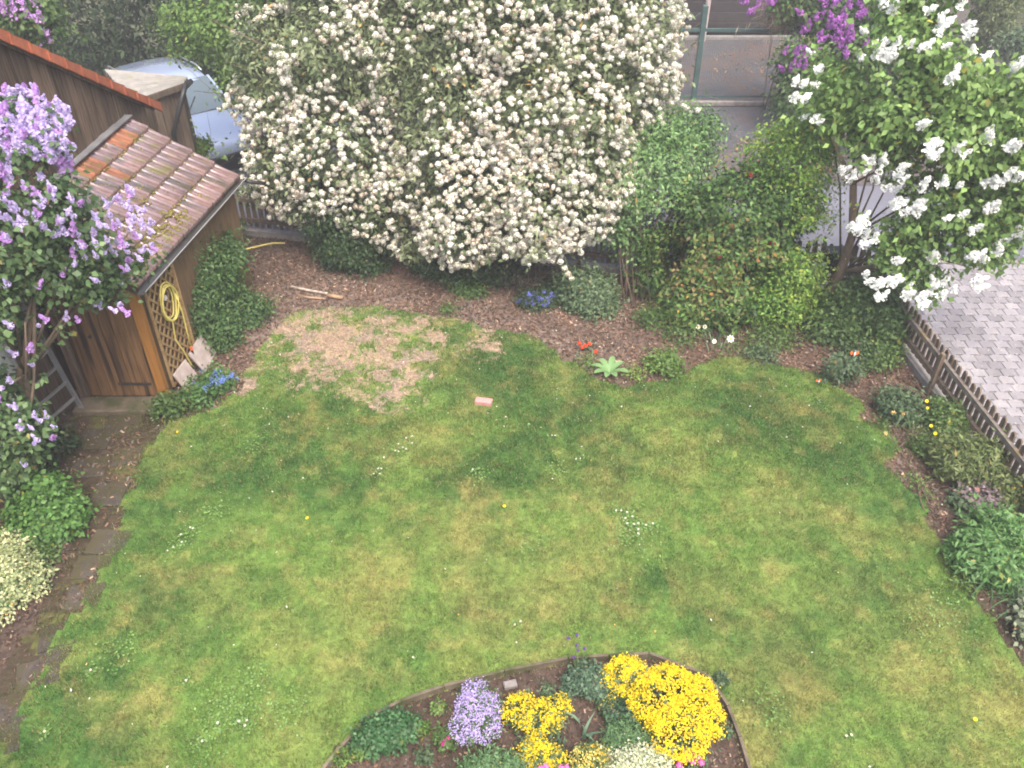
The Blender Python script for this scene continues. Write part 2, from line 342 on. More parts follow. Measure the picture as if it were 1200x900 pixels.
# soil sheet (beds, path) with colour per face
def grid(x0, x1, y0, y1, c):
    nx, ny = int((x1 - x0) / c), int((y1 - y0) / c)
    X, Y = np.meshgrid(np.linspace(x0, x1, nx + 1), np.linspace(y0, y1, ny + 1))
    i = np.arange(nx * ny); r, q = i // nx, i % nx; a = r * (nx + 1) + q
    F = np.stack([a, a + 1, a + nx + 2, a + nx + 1], 1)
    return X.ravel(), Y.ravel(), F
SOILP = [(-9.5, 1.5), (rightX(1.5) - .02, 1.5), (5.25, 11.06), (-4.51, 13.08), (-9.5, 14.1)]
X, Y, F = grid(-9.5, 6.1, 1.5, 14.2, .07)
cx, cy = X[F].mean(1), Y[F].mean(1); k = inpoly(cx, cy, SOILP); F = F[k]; cx = cx[k]; cy = cy[k]
PATH = [tuple(G(x, y)[:2]) for x, y in [(-80, 960), (-10, 860), (45, 780), (80, 715), (110, 660), (140, 640), (150, 590), (165, 545), (190, 500), (270, 480), (195, 470), (90, 470), (70, 540), (100, 600), (75, 660), (40, 730), (0, 790), (-60, 880)]]
def soil_col(x, y):
    f = fbm(x, y, 2.3, 51, 5)[..., None]; h = fbm(x, y, 11, 52, 3)[..., None]
    c = np.array([.065, .044, .034]) * (1 - f) + np.array([.135, .098, .08]) * f
    c = c * (.65 + .7 * h)
    red = sstep(.45, .7, fbm(x, y, 1.3, 53, 3))[..., None] * .3 * (y[..., None] > 9)
    c = c * (1 - red) + np.array([.145, .08, .055]) * red
    lt = np.clip(spots(x, y, [(330, 375, 45, 1), (380, 352, 40, .8), (450, 358, 40, .7), (560, 378, 50, .8), (640, 402, 40, .9), (700, 425, 35, .8), (310, 400, 30, .9)]) * (.5 + h[..., 0]), 0, 1)[..., None]
    c = c * (1 - lt) + np.array([.19, .145, .125]) * lt
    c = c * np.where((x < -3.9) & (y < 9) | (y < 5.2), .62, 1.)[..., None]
    p = inpoly(x, y, PATH)[..., None] * 1.
    pc = np.array([.044, .034, .022]) * (.7 + .7 * h); ms = sstep(.5, .66, fbm(x, y, 2.6, 55, 4))[..., None]
    pc = pc * (1 - ms) + np.array([.075, .078, .026]) * ms
    return c * (1 - p) + pc * p
Z = hgt(X, Y) + .012 * (fbm(X, Y, 6, 61, 3) - .5)
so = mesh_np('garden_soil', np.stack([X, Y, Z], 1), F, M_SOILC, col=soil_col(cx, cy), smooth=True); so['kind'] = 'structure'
# lawn sheet
X, Y, F = grid(-5.6, 6.0, 1.6, 11.2, .05)
cx, cy = X[F].mean(1), Y[F].mean(1); k = is_lawn(cx, cy); F = F[k]; cx = cx[k]; cy = cy[k]
gcol, br = lawn_col(cx, cy); brc = np.array([.285, .20, .145]) * (.6 + .8 * fbm(cx, cy, 12, 71, 3)[:, None])
brc2 = np.array([.19, .15, .135]); mm = sstep(.45, .6, fbm(cx, cy, 3, 73, 3))[:, None]; brc = brc * (1 - mm * .7) + brc2 * mm * .7
lc = gcol * .75 * (1 - br[:, None]) + brc * br[:, None]
used = np.unique(F); mp_ = np.zeros(len(X), int); mp_[used] = np.arange(len(used))
la = mesh_np('lawn', np.stack([X, Y, hgt(X, Y) + .014 + .006 * fbm(X, Y, 8, 62, 2)], 1)[used], mp_[F], M_SOILC, col=lc, smooth=True); la['kind'] = 'structure'

# grass blades
def blades(n, region, dens, hmin, hmax, wd, name, z0=.012):
    x = rng.uniform(region[0], region[1], n); y = rng.uniform(region[2], region[3], n)
    m = is_lawn(x + rng.normal(0, .045, n), y + rng.normal(0, .045, n)); x, y = x[m], y[m]
    c, br = lawn_col(x, y); keep = rng.random(len(x)) < (1 - br * .86); x, y, c, br = x[keep], y[keep], c[keep], br[keep]
    n = len(x); a = rng.uniform(0, 2 * np.pi, n); ln = rng.uniform(hmin, hmax, n) * (.35 + 1.35 * fbm(x, y, 7, 81, 3)) * (1 - .4 * br); ta = rng.uniform(0, 2 * np.pi, n); tl = rng.uniform(.1, .9, n)
    b = np.stack([x, y, hgt(x, y) + z0], 1); s = np.stack([np.cos(a), np.sin(a), np.zeros(n)], 1) * (wd * rng.uniform(.6, 1.3, n)[:, None] * (1 + (y > 7) * .5)[:, None])
    tip = b + np.stack([np.cos(ta) * ln * tl, np.sin(ta) * ln * tl, ln * (1 - .45 * tl)], 1)
    V = np.stack([b - s, b + s, tip], 1).reshape(-1, 3)
    c = c * rng.uniform(.45, 1.65, (n, 1)); c[:, 0] *= rng.uniform(.8, 1.25, n)
    dry = rng.random(n) < .09; c[dry] = np.array([.38, .32, .17]) * rng.uniform(.6, 1.2, (dry.sum(), 1))
    return mesh_np(name, V, np.arange(3 * n).reshape(-1, 3), M_GRASS, col=c, kind='stuff')
tag(blades(1000000, (-5.6, 6.0, 2.2, 11.2), 1, .022, .05, .0032, 'grass'), 'short patchy green and straw coloured lawn grass', 'grass')

n = 30000
x = rng.uniform(-5.6, -3.4, n); y = rng.uniform(2.6, 8.6, n); m = inpoly(x, y, PATH) & ~is_lawn(x, y) & (fbm(x, y, 3.5, 91, 4) > .53); x, y = x[m], y[m]; n = len(x)
a = rng.uniform(0, 6.28, n); ln_ = rng.uniform(.02, .045, n); b = np.stack([x, y, hgt(x, y) + .01], 1); s_ = np.stack([np.cos(a), np.sin(a), 0 * a], 1) * .004; tip = b + np.stack([np.sin(a) * ln_ * .6, rng.normal(0, .5, n) * ln_, ln_ * .8], 1)
tag(mesh_np('path_weeds', np.stack([b - s_, b + s_, tip], 1).reshape(-1, 3), np.arange(3 * n).reshape(-1, 3), M_GRASS, col=np.array([.085, .10, .03]) * rng.uniform(.6, 1.5, (n, 1)), kind='stuff'), 'thin grass and moss creeping over the dark path slabs', 'weeds')
cl_ = [(280, 830, 20), (300, 800, 10), (265, 825, 12), (240, 852, 12), (320, 825, 9), (345, 832, 9), (215, 630, 10), (745, 620, 18), (728, 625, 9), (470, 520, 12), (300, 520, 9), (900, 830, 9), (655, 552, 8), (1100, 725, 25), (135, 760, 12), (560, 555, 7), (250, 600, 10), (620, 640, 8)]
pc_ = np.concatenate([G(px, py, .04) + rng.normal(size=(int(r_ * 7), 3)) * np.array([r_ * .009, r_ * .012, .006]) for px, py, r_ in cl_]); n = len(pc_)
a = rng.uniform(0, 6.28, n); u_ = np.stack([np.cos(a), np.sin(a), rng.normal(0, .25, n)], 1) * .013; v_ = np.stack([-np.sin(a), np.cos(a), rng.normal(0, .25, n)], 1) * .011
tag(mesh_np('clover', np.stack([pc_ - u_, pc_ - v_, pc_ + u_, pc_ + v_], 1).reshape(-1, 3), np.arange(4 * n).reshape(-1, 4), M_LEAF, col=np.array([.17, .29, .08]) * rng.uniform(.6, 1.2, (n, 1)), kind='stuff'), 'bright green clover and weed leaves in patches of the lawn', 'clover')
# bark mulch chips and soil crumbs in the beds
n = 190000
x = rng.uniform(-5.5, 5.6, n); y = rng.uniform(2.6, 13.1, n)
m = inpoly(x, y, SOILP) & ~is_lawn(x, y) & (y < backY(x) - .05); 
path = inpoly(x, y, PATH); m &= ~(path & (rng.random(n) < .75)); m &= (y > 7) | (rng.random(n) < .6); x, y = x[m], y[m]; n = len(x)
a = rng.uniform(0, 6.28, n); l = rng.uniform(.007, .027, n) * np.where(y < 5.2, .75, 1); wv = l * rng.uniform(.2, .6, n); ti = rng.normal(0, .35, n)
d = np.stack([np.cos(a), np.sin(a), ti], 1) * l[:, None]; s = np.stack([-np.sin(a), np.cos(a), rng.normal(0, .35, n)], 1) * wv[:, None]
b = np.stack([x, y, hgt(x, y) + .016 + rng.uniform(0, .012, n)], 1)
V = np.stack([b - d - s, b + d - s * .6, b + d * .9 + s, b - d * .8 + s * .7], 1).reshape(-1, 3)
pal = np.array([[.07, .044, .03], [.135, .078, .052], [.20, .13, .09], [.12, .095, .085], [.34, .25, .19], [.035, .025, .02]])
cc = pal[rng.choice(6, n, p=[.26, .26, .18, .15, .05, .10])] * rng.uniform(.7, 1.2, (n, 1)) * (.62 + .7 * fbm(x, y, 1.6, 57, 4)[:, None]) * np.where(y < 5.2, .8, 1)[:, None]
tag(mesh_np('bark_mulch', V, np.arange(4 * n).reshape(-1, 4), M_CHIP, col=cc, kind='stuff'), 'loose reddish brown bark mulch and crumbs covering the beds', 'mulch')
# dead straw litter on the bare patch
n = 26000
x = rng.uniform(-4.2, .8, n); y = rng.uniform(8, 11.1, n); st, dk, br = lawn_fields(x, y); m = (br > .2) & is_lawn(x, y) & (rng.random(n) < br); x, y = x[m], y[m]; n = len(x)
a = rng.uniform(0, 6.28, n); l = rng.uniform(.01, .035, n); d = np.stack([np.cos(a), np.sin(a), rng.normal(0, .2, n)], 1) * l[:, None]; s = np.stack([-np.sin(a), np.cos(a), np.zeros(n)], 1) * .0035
b = np.stack([x, y, hgt(x, y) + .022 + rng.uniform(0, .01, n)], 1)
V = np.stack([b - d - s, b + d - s, b + d + s, b - d + s], 1).reshape(-1, 3)
cc = np.array([[.38, .27, .18], [.28, .20, .155], [.22, .17, .15], [.44, .34, .23]])[rng.integers(0, 4, n)] * rng.uniform(.7, 1.1, (n, 1))
tag(mesh_np('straw_litter', V, np.arange(4 * n).reshape(-1, 4), M_CHIP, col=cc, kind='stuff'), 'dead pinkish straw scattered over the bare lawn patch', 'straw')
# brown leaf litter on the far paving
n = 3000
x = rng.uniform(2.5, 9, n); y = rng.uniform(15.3, 24, n); m = (fbm(x, y, .55, 93, 3) > .47) & (rng.random(n) < .2 + .8 * (fbm(x, y, 2.5, 94, 3) > .5)) & (abs(y - 19.33) > .08); x, y = x[m], y[m]; n = len(x)
a = rng.uniform(0, 6.28, n); d = np.stack([np.cos(a), np.sin(a), rng.normal(0, .3, n)], 1) * rng.uniform(.02, .05, (n, 1)); s = np.stack([-np.sin(a), np.cos(a), rng.normal(0, .3, n)], 1) * .018; b = np.stack([x, y, .018 + 0 * x], 1)
tag(mesh_np('leaf_litter', np.stack([b - d, b - s, b + d, b + s], 1).reshape(-1, 3), np.arange(4 * n).reshape(-1, 4), M_CHIP, col=np.array([[.22, .11, .05], [.30, .17, .07], [.14, .08, .05]])[rng.integers(0, 3, n)], kind='stuff'), 'brown fallen leaves scattered on the paving behind the road', 'leaves')
# petals blown onto the near paving
n = 700
x = rng.uniform(5.6, 9.5, n); y = rng.uniform(7, 12.6, n); a = rng.uniform(0, 6.28, n); d = np.stack([np.cos(a), np.sin(a), 0 * a], 1) * rng.uniform(.008, .02, (n, 1)); s = np.stack([-np.sin(a), np.cos(a), 0 * a], 1) * .008; b = np.stack([x, y, .004 + 0 * x], 1)
tag(mesh_np('street_petals', np.stack([b - d, b - s, b + d, b + s], 1).reshape(-1, 3), np.arange(4 * n).reshape(-1, 4), M_CHIP, col=np.array([[.5, .48, .42], [.35, .2, .08], [.16, .12, .08]])[rng.choice(3, n, p=[.5, .2, .3])], kind='stuff'), 'pale petals and bits blown over the pinkish grey paving', 'petals')
# fallen petals and leaves
n = 700
x = rng.uniform(-4.5, 5, n); y = rng.uniform(3, 11.8, n); keep = (rng.random(n) < np.where(y > 8, 1, .28)); x, y = x[keep], y[keep]; n = len(x)
a = rng.uniform(0, 6.28, n); l = rng.uniform(.006, .014, n); d = np.stack([np.cos(a), np.sin(a), rng.normal(0, .4, n)], 1) * l[:, None]; s = np.stack([-np.sin(a), np.cos(a), rng.normal(0, .4, n)], 1) * (l * .6)[:, None]
b = np.stack([x, y, hgt(x, y) + .045], 1); V = np.stack([b - d, b - s, b + d, b + s], 1).reshape(-1, 3)
cc = np.array([[.62, .60, .52], [.55, .45, .2], [.62, .40, .12], [.6, .6, .6]])[rng.choice(4, n, p=[.55, .2, .1, .15])]
tag(mesh_np('fallen_petals', V, np.arange(4 * n).reshape(-1, 4), M_PETAL, col=cc, kind='stuff'), 'tiny pale fallen petals and leaves strewn on the ground', 'petals')

# ------------------------------------------------------------------ plants: generators
def unit(v): return v / (np.linalg.norm(v, axis=1, keepdims=True) + 1e-9)
def L(px, py, Y, rx, ry=None, dep=None):
    c, t = P(px, py, Y); ry = ry or rx
    return (c, np.array([rx * t / FPX, (dep if dep else (rx + ry) / 2 * t / FPX * .85), ry * t / FPX * 1.05]))
def B(px, py, r, h, dep=None, z=None):
    if px > 1010 and 460 < py < 760: r *= .82; h *= .88; px += 6; dep = dep and dep * .82
    c = G(px, py); return (c + np.array([0, 0, h * .5 if z is None else z]), np.array([r, dep or r, h * .55]))
def surf(lobes, n, lo=.72, hi=1.0, bump=.16, seed=1, gap=-.9, inner=.72, zmin=.03, zbias=None):
    ws = np.array([(r[0] * r[1] + r[1] * r[2] + r[0] * r[2]) for c, r in lobes]); ws = ws / ws.sum()
    out = []; on = []
    for tries in range(6):
        k = rng.choice(len(lobes), n, p=ws); C = np.array([c for c, r in lobes])[k]; R = np.array([r for c, r in lobes])[k]
        d = unit(rng.normal(size=(n, 3))); f = rng.uniform(lo, hi, n) * (1 + bump * n3(C + d * R, 5.5, seed) * 1.6 + bump * .7 * n3(C + d * R, 14, seed + 3))
        p = C + d * R * f[:, None]; ok = (p[:, 2] > zmin) & (n3(p, 4.2, seed + 9) > gap)
        for i, (c, r) in enumerate(lobes):
            q = (((p - c) / r) ** 2).sum(1) < inner ** 2; ok &= ~(q & (k != i))
        out.append(p[ok]); on.append(unit(d / R)[ok])
        if sum(map(len, out)) >= n: break
    return np.concatenate(out)[:n], np.concatenate(on)[:n]
def leafgeo(p, nrm, ln, wd, droop=.3, fold=.18, spread=.8, rnd_n=.7, updir=.35):
    n = len(p); N = unit(nrm * .7 + np.array([0, 0, updir]) + rng.normal(size=(n, 3)) * rnd_n * .6)
    D = rng.normal(size=(n, 3)) * spread + nrm * .6 + np.array([0, 0, -droop]); D = unit(D - N * (D * N).sum(1, keepdims=True)); S = np.cross(N, D)
    sz_ = rng.uniform(.5, 1.4, n); l = (ln * sz_)[:, None]; w_ = (wd * sz_ * rng.uniform(.75, 1.2, n))[:, None] * .5
    tip = p + D * l - np.array([0, 0, 1]) * l * .15 * droop
    V = np.stack([p, p + D * l * .42 + S * w_ + N * fold * w_, tip, p + D * l * .42 - S * w_ + N * fold * w_], 1).reshape(-1, 3)
    return V, np.arange(4 * n).reshape(-1, 4)
def foliage(root, lobes, tips, per, ln, wd, cols, sig=.08, seed=1, name='foliage', lo=.6, hi=1.0, bump=.16, gap=-.9, droop=.3, inner=.7, cvar=.25, updir=.35):
    tp, tn = surf(lobes, tips, lo, hi, bump, seed, gap, inner)
    p = np.repeat(tp, per, 0) + rng.normal(size=(len(tp) * per, 3)) * sig * np.array([1, 1, .7]); nn = np.repeat(tn, per, 0)
    ci = np.repeat(rng.random(len(tp)), per) * .6 + rng.random(len(p)) * .4; ci = np.clip(ci + .35 * n3(p, 3, seed + 5), 0, 1)
    ns = max(2, int(tips * .05)); bp_, bn_ = surf(lobes, ns, 1.0, 1.06, bump, seed + 2, -2, .8)   # stray shoots beyond the crown
    if len(bp_):
        q = 7; dd = unit(bn_ + np.array([0, 0, .6]) + rng.normal(size=bn_.shape) * .5) * (rng.uniform(.6, 2.2, (len(bn_), 1)) * ln * 2.2)
        tt_ = np.tile(np.linspace(.1, 1, q), len(bp_))[:, None]; sp_ = np.repeat(bp_, q, 0) + np.repeat(dd, q, 0) * tt_ + rng.normal(size=(len(bp_) * q, 3)) * ln * .15
        p = np.concatenate([p, sp_]); nn = np.concatenate([nn, np.repeat(bn_, q, 0)]); ci = np.concatenate([ci, rng.uniform(.5, 1, len(sp_))])
    ok = p[:, 2] > .02; p, nn, ci = p[ok], nn[ok], ci[ok]
    V, F = leafgeo(p, nn, ln, wd, droop, updir=updir)
    cols = np.array(cols); x = ci * (len(cols) - 1); i = np.clip(x.astype(int), 0, len(cols) - 2); fr = (x - i)[:, None]
    c = cols[i] * (1 - fr) + cols[i + 1] * fr; c = c * rng.uniform(1 - cvar, 1 + cvar, (len(p), 1)); bz = rng.random(len(p)) < .02; c[bz] = c[bz] * np.array([2.2, 1.2, .9])
    ln = ln * 1
    o = mesh_np(name, V, F, M_LEAF, root, col=c, kind='stuff'); return tp, tn, o
def stems(root, base, tips, r0, m, name='stem', spread=.1, n=5, bend=.1, rt=.25, forks=2):
    mb = MB()
    for tpt in tips:
        b = np.array(base) + np.array([rng.normal(0, spread), rng.normal(0, spread), 0]); e = np.array(tpt); r = r0 * rng.uniform(.7, 1.1)
        mid = (b + e) / 2 + rng.normal(size=3) * bend + np.array([0, 0, .08]); pts = []
        for k in range(n):
            t = k / (n - 1); pts.append((1 - t) ** 2 * b + 2 * t * (1 - t) * mid + t * t * e)
        mb.tube(pts, [r * (1 - (1 - rt) * k / (n - 1)) for k in range(n)], 6)
        for q in range(forks):
            t = rng.uniform(.45, .85); s = (1 - t) ** 2 * b + 2 * t * (1 - t) * mid + t * t * e; dd = (e - b); ll = np.linalg.norm(dd) * .35; e2 = s + (dd / np.linalg.norm(dd) + rng.normal(size=3) * .5) * ll
            mb.tube([s, (s + e2) / 2 + rng.normal(size=3) * .03, e2], [r * .5, r * .35, r * .15], 5)
    return mb.build(name, m, root, world=True, smooth=True, kind=None)

def tmpl_mesh(name, V, F, col, matl):
    me = bpy.data.meshes.new(name); me.from_pydata([tuple(map(float, v)) for v in V], [], [tuple(int(i) for i in f) for f in F])
    a = me.attributes.new('col', 'FLOAT_COLOR', 'FACE'); a.data.foreach_set('color', np.concatenate([np.clip(col, 0, 1), np.ones((len(F), 1))], 1).astype(np.float32).ravel())
    me.materials.append(matl); me.update(); return me
def ico(sub=1):
    import bmesh
    bm = bmesh.new(); bmesh.ops.create_icosphere(bm, subdivisions=sub, radius=1); bm.verts.ensure_lookup_table()
    V = np.array([v.co[:] for v in bm.verts]); F = np.array([[v.index for v in f.verts] for f in bm.faces]); bm.free(); return V, F
def ball_template(seed, c1, c2, sub=2):
    """a snowball head: a rough core with small florets standing off it"""
    r = np.random.default_rng(seed); V = np.array([(1, 0, 0), (-1, 0, 0), (0, 1, 0), (0, -1, 0), (0, 0, 1), (0, 0, -1.)]); F = np.array([(0, 2, 4), (2, 1, 4), (1, 3, 4), (3, 0, 4), (2, 0, 5), (1, 2, 5), (3, 1, 5), (0, 3, 5)])
    V = V * .85 * r.uniform(.85, 1.05, (len(V), 1)) * np.array([1, 1, .85])
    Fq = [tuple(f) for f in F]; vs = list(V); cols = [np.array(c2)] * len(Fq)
    n = 26
    for i in range(n):
        z = 1 - 2 * (i + .5) / n; a = i * 2.39996; q = math.sqrt(1 - z * z); d = np.array([q * math.cos(a), q * math.sin(a), z]) + r.normal(size=3) * .12; d /= np.linalg.norm(d)
        t = np.cross(d, r.normal(size=3)); t /= np.linalg.norm(t); s = np.cross(d, t); c = d * r.uniform(.85, 1.05) * np.array([1, 1, .88]); w_ = r.uniform(.28, .42); b = len(vs)
        vs += [c - t * w_ - s * w_ * .3, c + s * w_ - t * .2 * w_ + d * .1, c + t * w_ + s * .3 * w_, c - s * w_ + .2 * t * w_ + d * .08]
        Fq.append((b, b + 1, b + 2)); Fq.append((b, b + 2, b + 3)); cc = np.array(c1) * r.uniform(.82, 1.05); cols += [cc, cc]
    return np.array(vs), np.array([f if len(f) == 3 else f[:3] for f in Fq]), np.array(cols)
def panicle_template(seed, c1, c2, n=90, fat=.33, fl=1.0):
    """a cone of little florets along +Z, length 1"""
    r = np.random.default_rng(seed); vs = []; F = []; cols = []
    for i in range(n):
        t = r.random() ** .8; R = fat * (1 - t) ** .6 * (.75 + .35 * math.sin(t * 9 + seed)) * (1 if t > .08 else .6) + .02; a = r.uniform(0, 6.28); c = np.array([math.cos(a) * R, math.sin(a) * R, t])
        d = np.array([math.cos(a), math.sin(a), .35]) + r.normal(size=3) * .35; d /= np.linalg.norm(d); u = np.cross(d, r.normal(size=3)); u /= np.linalg.norm(u); s = np.cross(d, u); w_ = fl * r.uniform(.085, .14) * (1.1 - .4 * t); b = len(vs)
        vs += [c - u * w_, c - s * w_ + d * .02, c + u * w_, c + s * w_ + d * .02]; F += [(b, b + 1, b + 2), (b, b + 2, b + 3)]; f = r.random(); cc = np.array(c1) * (1 - f) + np.array(c2) * f; cols += [cc, cc]
    return np.array(vs), np.array(F), np.array(cols)
def face_template(c_pet, c_ctr, np_=8, wide=.35, cup=.15):
    vs = [(0, 0, 0)]; F = []; cols = []
    for i in range(np_):
        a = 2 * math.pi * i / np_; b = len(vs); ca, sa = math.cos(a), math.sin(a)
        vs += [(ca * .15, sa * .15, .02), (ca * .65 - sa * wide, sa * .65 + ca * wide, cup), (ca, sa, cup * 1.1), (ca * .65 + sa * wide, sa * .65 - ca * wide, cup)]
        F += [(b, b + 2, b + 1), (b, b + 3, b + 2)]; cols += [c_pet, c_pet]
    b = len(vs); 
    for i in range(8): a = 2 * math.pi * i / 8; vs.append((math.cos(a) * .3, math.sin(a) * .3, .08))
    vs.append((0, 0, .16)); F += [(b + i, b + (i + 1) % 8, b + 8) for i in range(8)]; cols += [c_ctr] * 8
    return np.array(vs), np.array(F), np.array(cols, float)
CAMP = np.array([0, 0, CAM_H])
def scatter(root, name, temps, pos, dirs, sizes, limit=300, matl=None, parts=True, squash=None):
    """named parts for those that show largest, one joined part for the rest"""
    matl = matl or M_PETAL; pos = np.asarray(pos); dirs = unit(np.asarray(dirs)); n = len(pos)
    view = CAMP - pos; dist = np.linalg.norm(view, axis=1); facing = (view / dist[:, None] * dirs).sum(1)
    score = sizes / dist * np.where(facing > -.1, 1, .4); order = np.argsort(-score); lim = min(limit, n) if parts else 0
    if lim and n - lim < 12: order = order[:lim]
    mes = [tmpl_mesh(name, *t, matl) for t in temps]; rl = np.array(rootloc(root))
    rest = order[lim:]; Vs, Fs, Cs = [], [], []; off = 0
    for j, i in enumerate(order):
        q = Vector(dirs[i]).to_track_quat('Z', 'Y') @ Quaternion((0, 0, 1), rng.uniform(0, 6.28)); ti = int(rng.integers(0, len(temps))); s = sizes[i]
        if j < lim:
            o = bpy.data.objects.new(name, mes[ti]); COL.objects.link(o); o.parent = root; o.location = Vector(pos[i] - rl); o.rotation_mode = 'QUATERNION'; o.rotation_quaternion = q; o.scale = (s, s, s)
        else:
            V, F, c = temps[ti]; R = np.array(q.to_matrix()); Vs.append((V * s) @ R.T + pos[i]); Fs.append(F + off); off += len(V); Cs.append(c)
    if Vs: mesh_np(name, np.concatenate(Vs), np.concatenate(Fs), matl, root, col=np.concatenate(Cs), kind='stuff')
def petals(root, p, nrm, size, c1, c2, name='blossom', aspect=.9):
    """mass of small flat petals"""
    V, F = leafgeo(np.asarray(p), np.asarray(nrm), size, size * aspect, 0, .1, 1, .6, .5); f = rng.random((len(p), 1)); c = np.array(c1) * (1 - f) + np.array(c2) * f
    return mesh_np(name, V, F, M_PETAL, root, col=c, kind='stuff')
def straps(root, c, n, ln, wd, cols, name='leaf_blade', spread=.08, lean=.6, m=None, up=.9):
    """arching strap leaves, one joined part"""
    Vs = []; Fs = []; Cs = []; k = 0
    for i in range(n):
        a = rng.uniform(0, 6.28); b = np.array(c) + np.array([rng.normal(0, spread), rng.normal(0, spread), 0]); d = np.array([math.cos(a), math.sin(a), 0]); s = np.array([-math.sin(a), math.cos(a), 0]); l = ln * rng.uniform(.7, 1.15); le = lean * rng.uniform(.2, 1.2)
        prev = None; pts = []
        for q in range(5):
            t = q / 4; w_ = wd * (.6, 1, .9, .6, .06)[q] * .5; p = b + d * l * le * t * t * 1.1 + np.array([0, 0, l * (up * t - .45 * le * t ** 3)]) ; pts += [p - s * w_, p + s * w_]
        Vs += pts; c_ = np.array(cols[rng.integers(0, len(cols))]) * rng.uniform(.8, 1.2)
        for q in range(4): Fs.append([k + 2 * q, k + 2 * q + 1, k + 2 * q + 3, k + 2 * q + 2]); Cs.append(c_)
        k += 10
    return mesh_np(name, np.array(Vs), np.array(Fs), M_LEAF, root, col=np.array(Cs), kind='stuff')

GR = dict(mid=[(.035, .075, .022), (.07, .13, .035), (.11, .18, .05)], dark=[(.018, .040, .014), (.03, .062, .022), (.05, .095, .032)], lime=[(.09, .15, .03), (.15, .24, .05), (.24, .32, .08)],
          blue=[(.042, .075, .036), (.075, .125, .060), (.12, .18, .09)], bright=[(.055, .105, .022), (.10, .18, .04), (.16, .26, .07)], grey=[(.10, .13, .08), (.17, .21, .13), (.26, .29, .19)],
          olive=[(.06, .09, .03), (.10, .14, .045), (.16, .20, .07)], bronze=[(.03, .07, .02), (.07, .12, .035), (.16, .13, .05)])

# ------------------------------------------------------------------ the big snowball bush
vib = empty('viburnum_bush', G(560, 322), 'huge bush covered in cream white snowball flowers overhanging the fence', 'bush')
VL = [L(330, 110, 13.1, 50, 70), L(338, 190, 12.7, 50, 55), L(305, 212, 12.5, 24, 20), L(365, 238, 12.4, 30, 26), L(480, 290, 11.5, 20, 16), L(305, 60, 13.3, 36, 46), L(405, 70, 13.1, 95, 85), L(410, 175, 12.6, 85, 72), L(445, 235, 12.2, 55, 48), L(520, 40, 13.0, 110, 95), L(640, 30, 12.8, 120, 95), L(725, 35, 12.9, 74, 85),
      L(550, 140, 12.4, 100, 90), L(655, 140, 12.1, 105, 95), L(735, 115, 12.5, 55, 72), L(560, 225, 11.7, 82, 66), L(645, 225, 11.6, 88, 64), L(545, 268, 11.35, 52, 38), L(625, 262, 11.3, 62, 36), L(700, 205, 11.9, 55, 60),
      L(520, -60, 13.6, 120, 70), L(650, -70, 13.4, 110, 60), L(380, -40, 13.8, 90, 60)]
foliage(vib, VL, 6200, 15, .085, .036, [(.055, .085, .038), (.11, .155, .07), (.18, .225, .11), (.27, .30, .17)], sig=.095, seed=11, bump=.2, lo=.45, inner=.6)
tp, tn = surf(VL, 10500, .93, 1.07, .2, 11, -.6, .8)
dens = .9 * n3(tp, 2.2, 99) + .7 * n3(tp, 6.5, 98); sxp = 600 + FPX * tp[:, 0] / (tp[:, 1] * cp - (tp[:, 2] - CAM_H) * sp); furrow = np.abs(sxp - 487 - 10 * np.sin(tp[:, 2] * 4)) < 20; keep = ~(furrow & (tp[:, 2] < 2.8) & (rng.random(len(tp)) < .88)) & (dens > np.where((tp[:, 2] > 2.6) & (sxp < 430), .15, -.6)); tp, tn = tp[keep], tn[keep]
cl = tp[rng.integers(0, len(tp), 700)] + rng.normal(size=(700, 3)) * .05
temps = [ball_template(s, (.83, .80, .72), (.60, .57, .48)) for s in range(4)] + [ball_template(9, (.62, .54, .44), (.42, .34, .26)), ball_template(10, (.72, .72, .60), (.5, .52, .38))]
hp = np.concatenate([tp, cl]); hd = np.concatenate([tn, unit(rng.normal(size=(700, 3)) + np.array([0, -.3, .8]))])
VD = [(c, r) for c, r in VL if c[2] < 1.9 and c[0] > -1.3]; ep, en_ = surf(VD, 1900, .95, 1.08, .2, 12, -1, .8)
sb, sn_ = surf(VL, 420, .97, 1.05, .2, 13, -1, .8); dv = unit(sn_ + rng.normal(size=sn_.shape) * .45 + np.array([0, -.1, -.25])) * rng.uniform(.12, .42, (len(sb), 1)); sxb = 600 + FPX * sb[:, 0] / (sb[:, 1] * cp - (sb[:, 2] - CAM_H) * sp); kb_ = (sb[:, 2] > .9) & ~((np.abs(sxb - 487) < 26) & (sb[:, 2] < 3)) & ~((sb[:, 2] > 2.6) & (sxb < 440)) & (n3(sb, 2.2, 99) > -.35); sb, dv = sb[kb_], dv[kb_]; sq = 6
tt2 = np.tile(np.linspace(.2, 1, sq), len(sb))[:, None]; sprp = np.repeat(sb, sq, 0) + np.repeat(dv, sq, 0) * tt2 + np.array([0, 0, -.12]) * tt2 ** 2 + rng.normal(size=(len(sb) * sq, 3)) * .028
V_, F_ = leafgeo(np.repeat(sprp, 3, 0) + rng.normal(size=(len(sprp) * 3, 3)) * .03, np.repeat(np.repeat(unit(dv), sq, 0), 3, 0), .075, .03, .4); mesh_np('spray_leaves', V_, F_, M_LEAF, vib, col=np.array([.13, .18, .08]) * rng.uniform(.6, 1.5, (len(V_) // 4, 1)), kind='stuff')
ep = np.concatenate([ep, sprp]); en_ = np.concatenate([en_, np.tile([0, -.3, .9], (len(sprp), 1))]); hp = np.concatenate([hp, ep]); hd = np.concatenate([hd, en_])
kx = hp[:, 2] > .35; hp, hd = hp[kx], hd[kx]
scatter(vib, 'flower_head', temps, hp + hd * .02, hd * .7 + np.array([0, 0, .6]), rng.uniform(.024, .046, len(hp)))
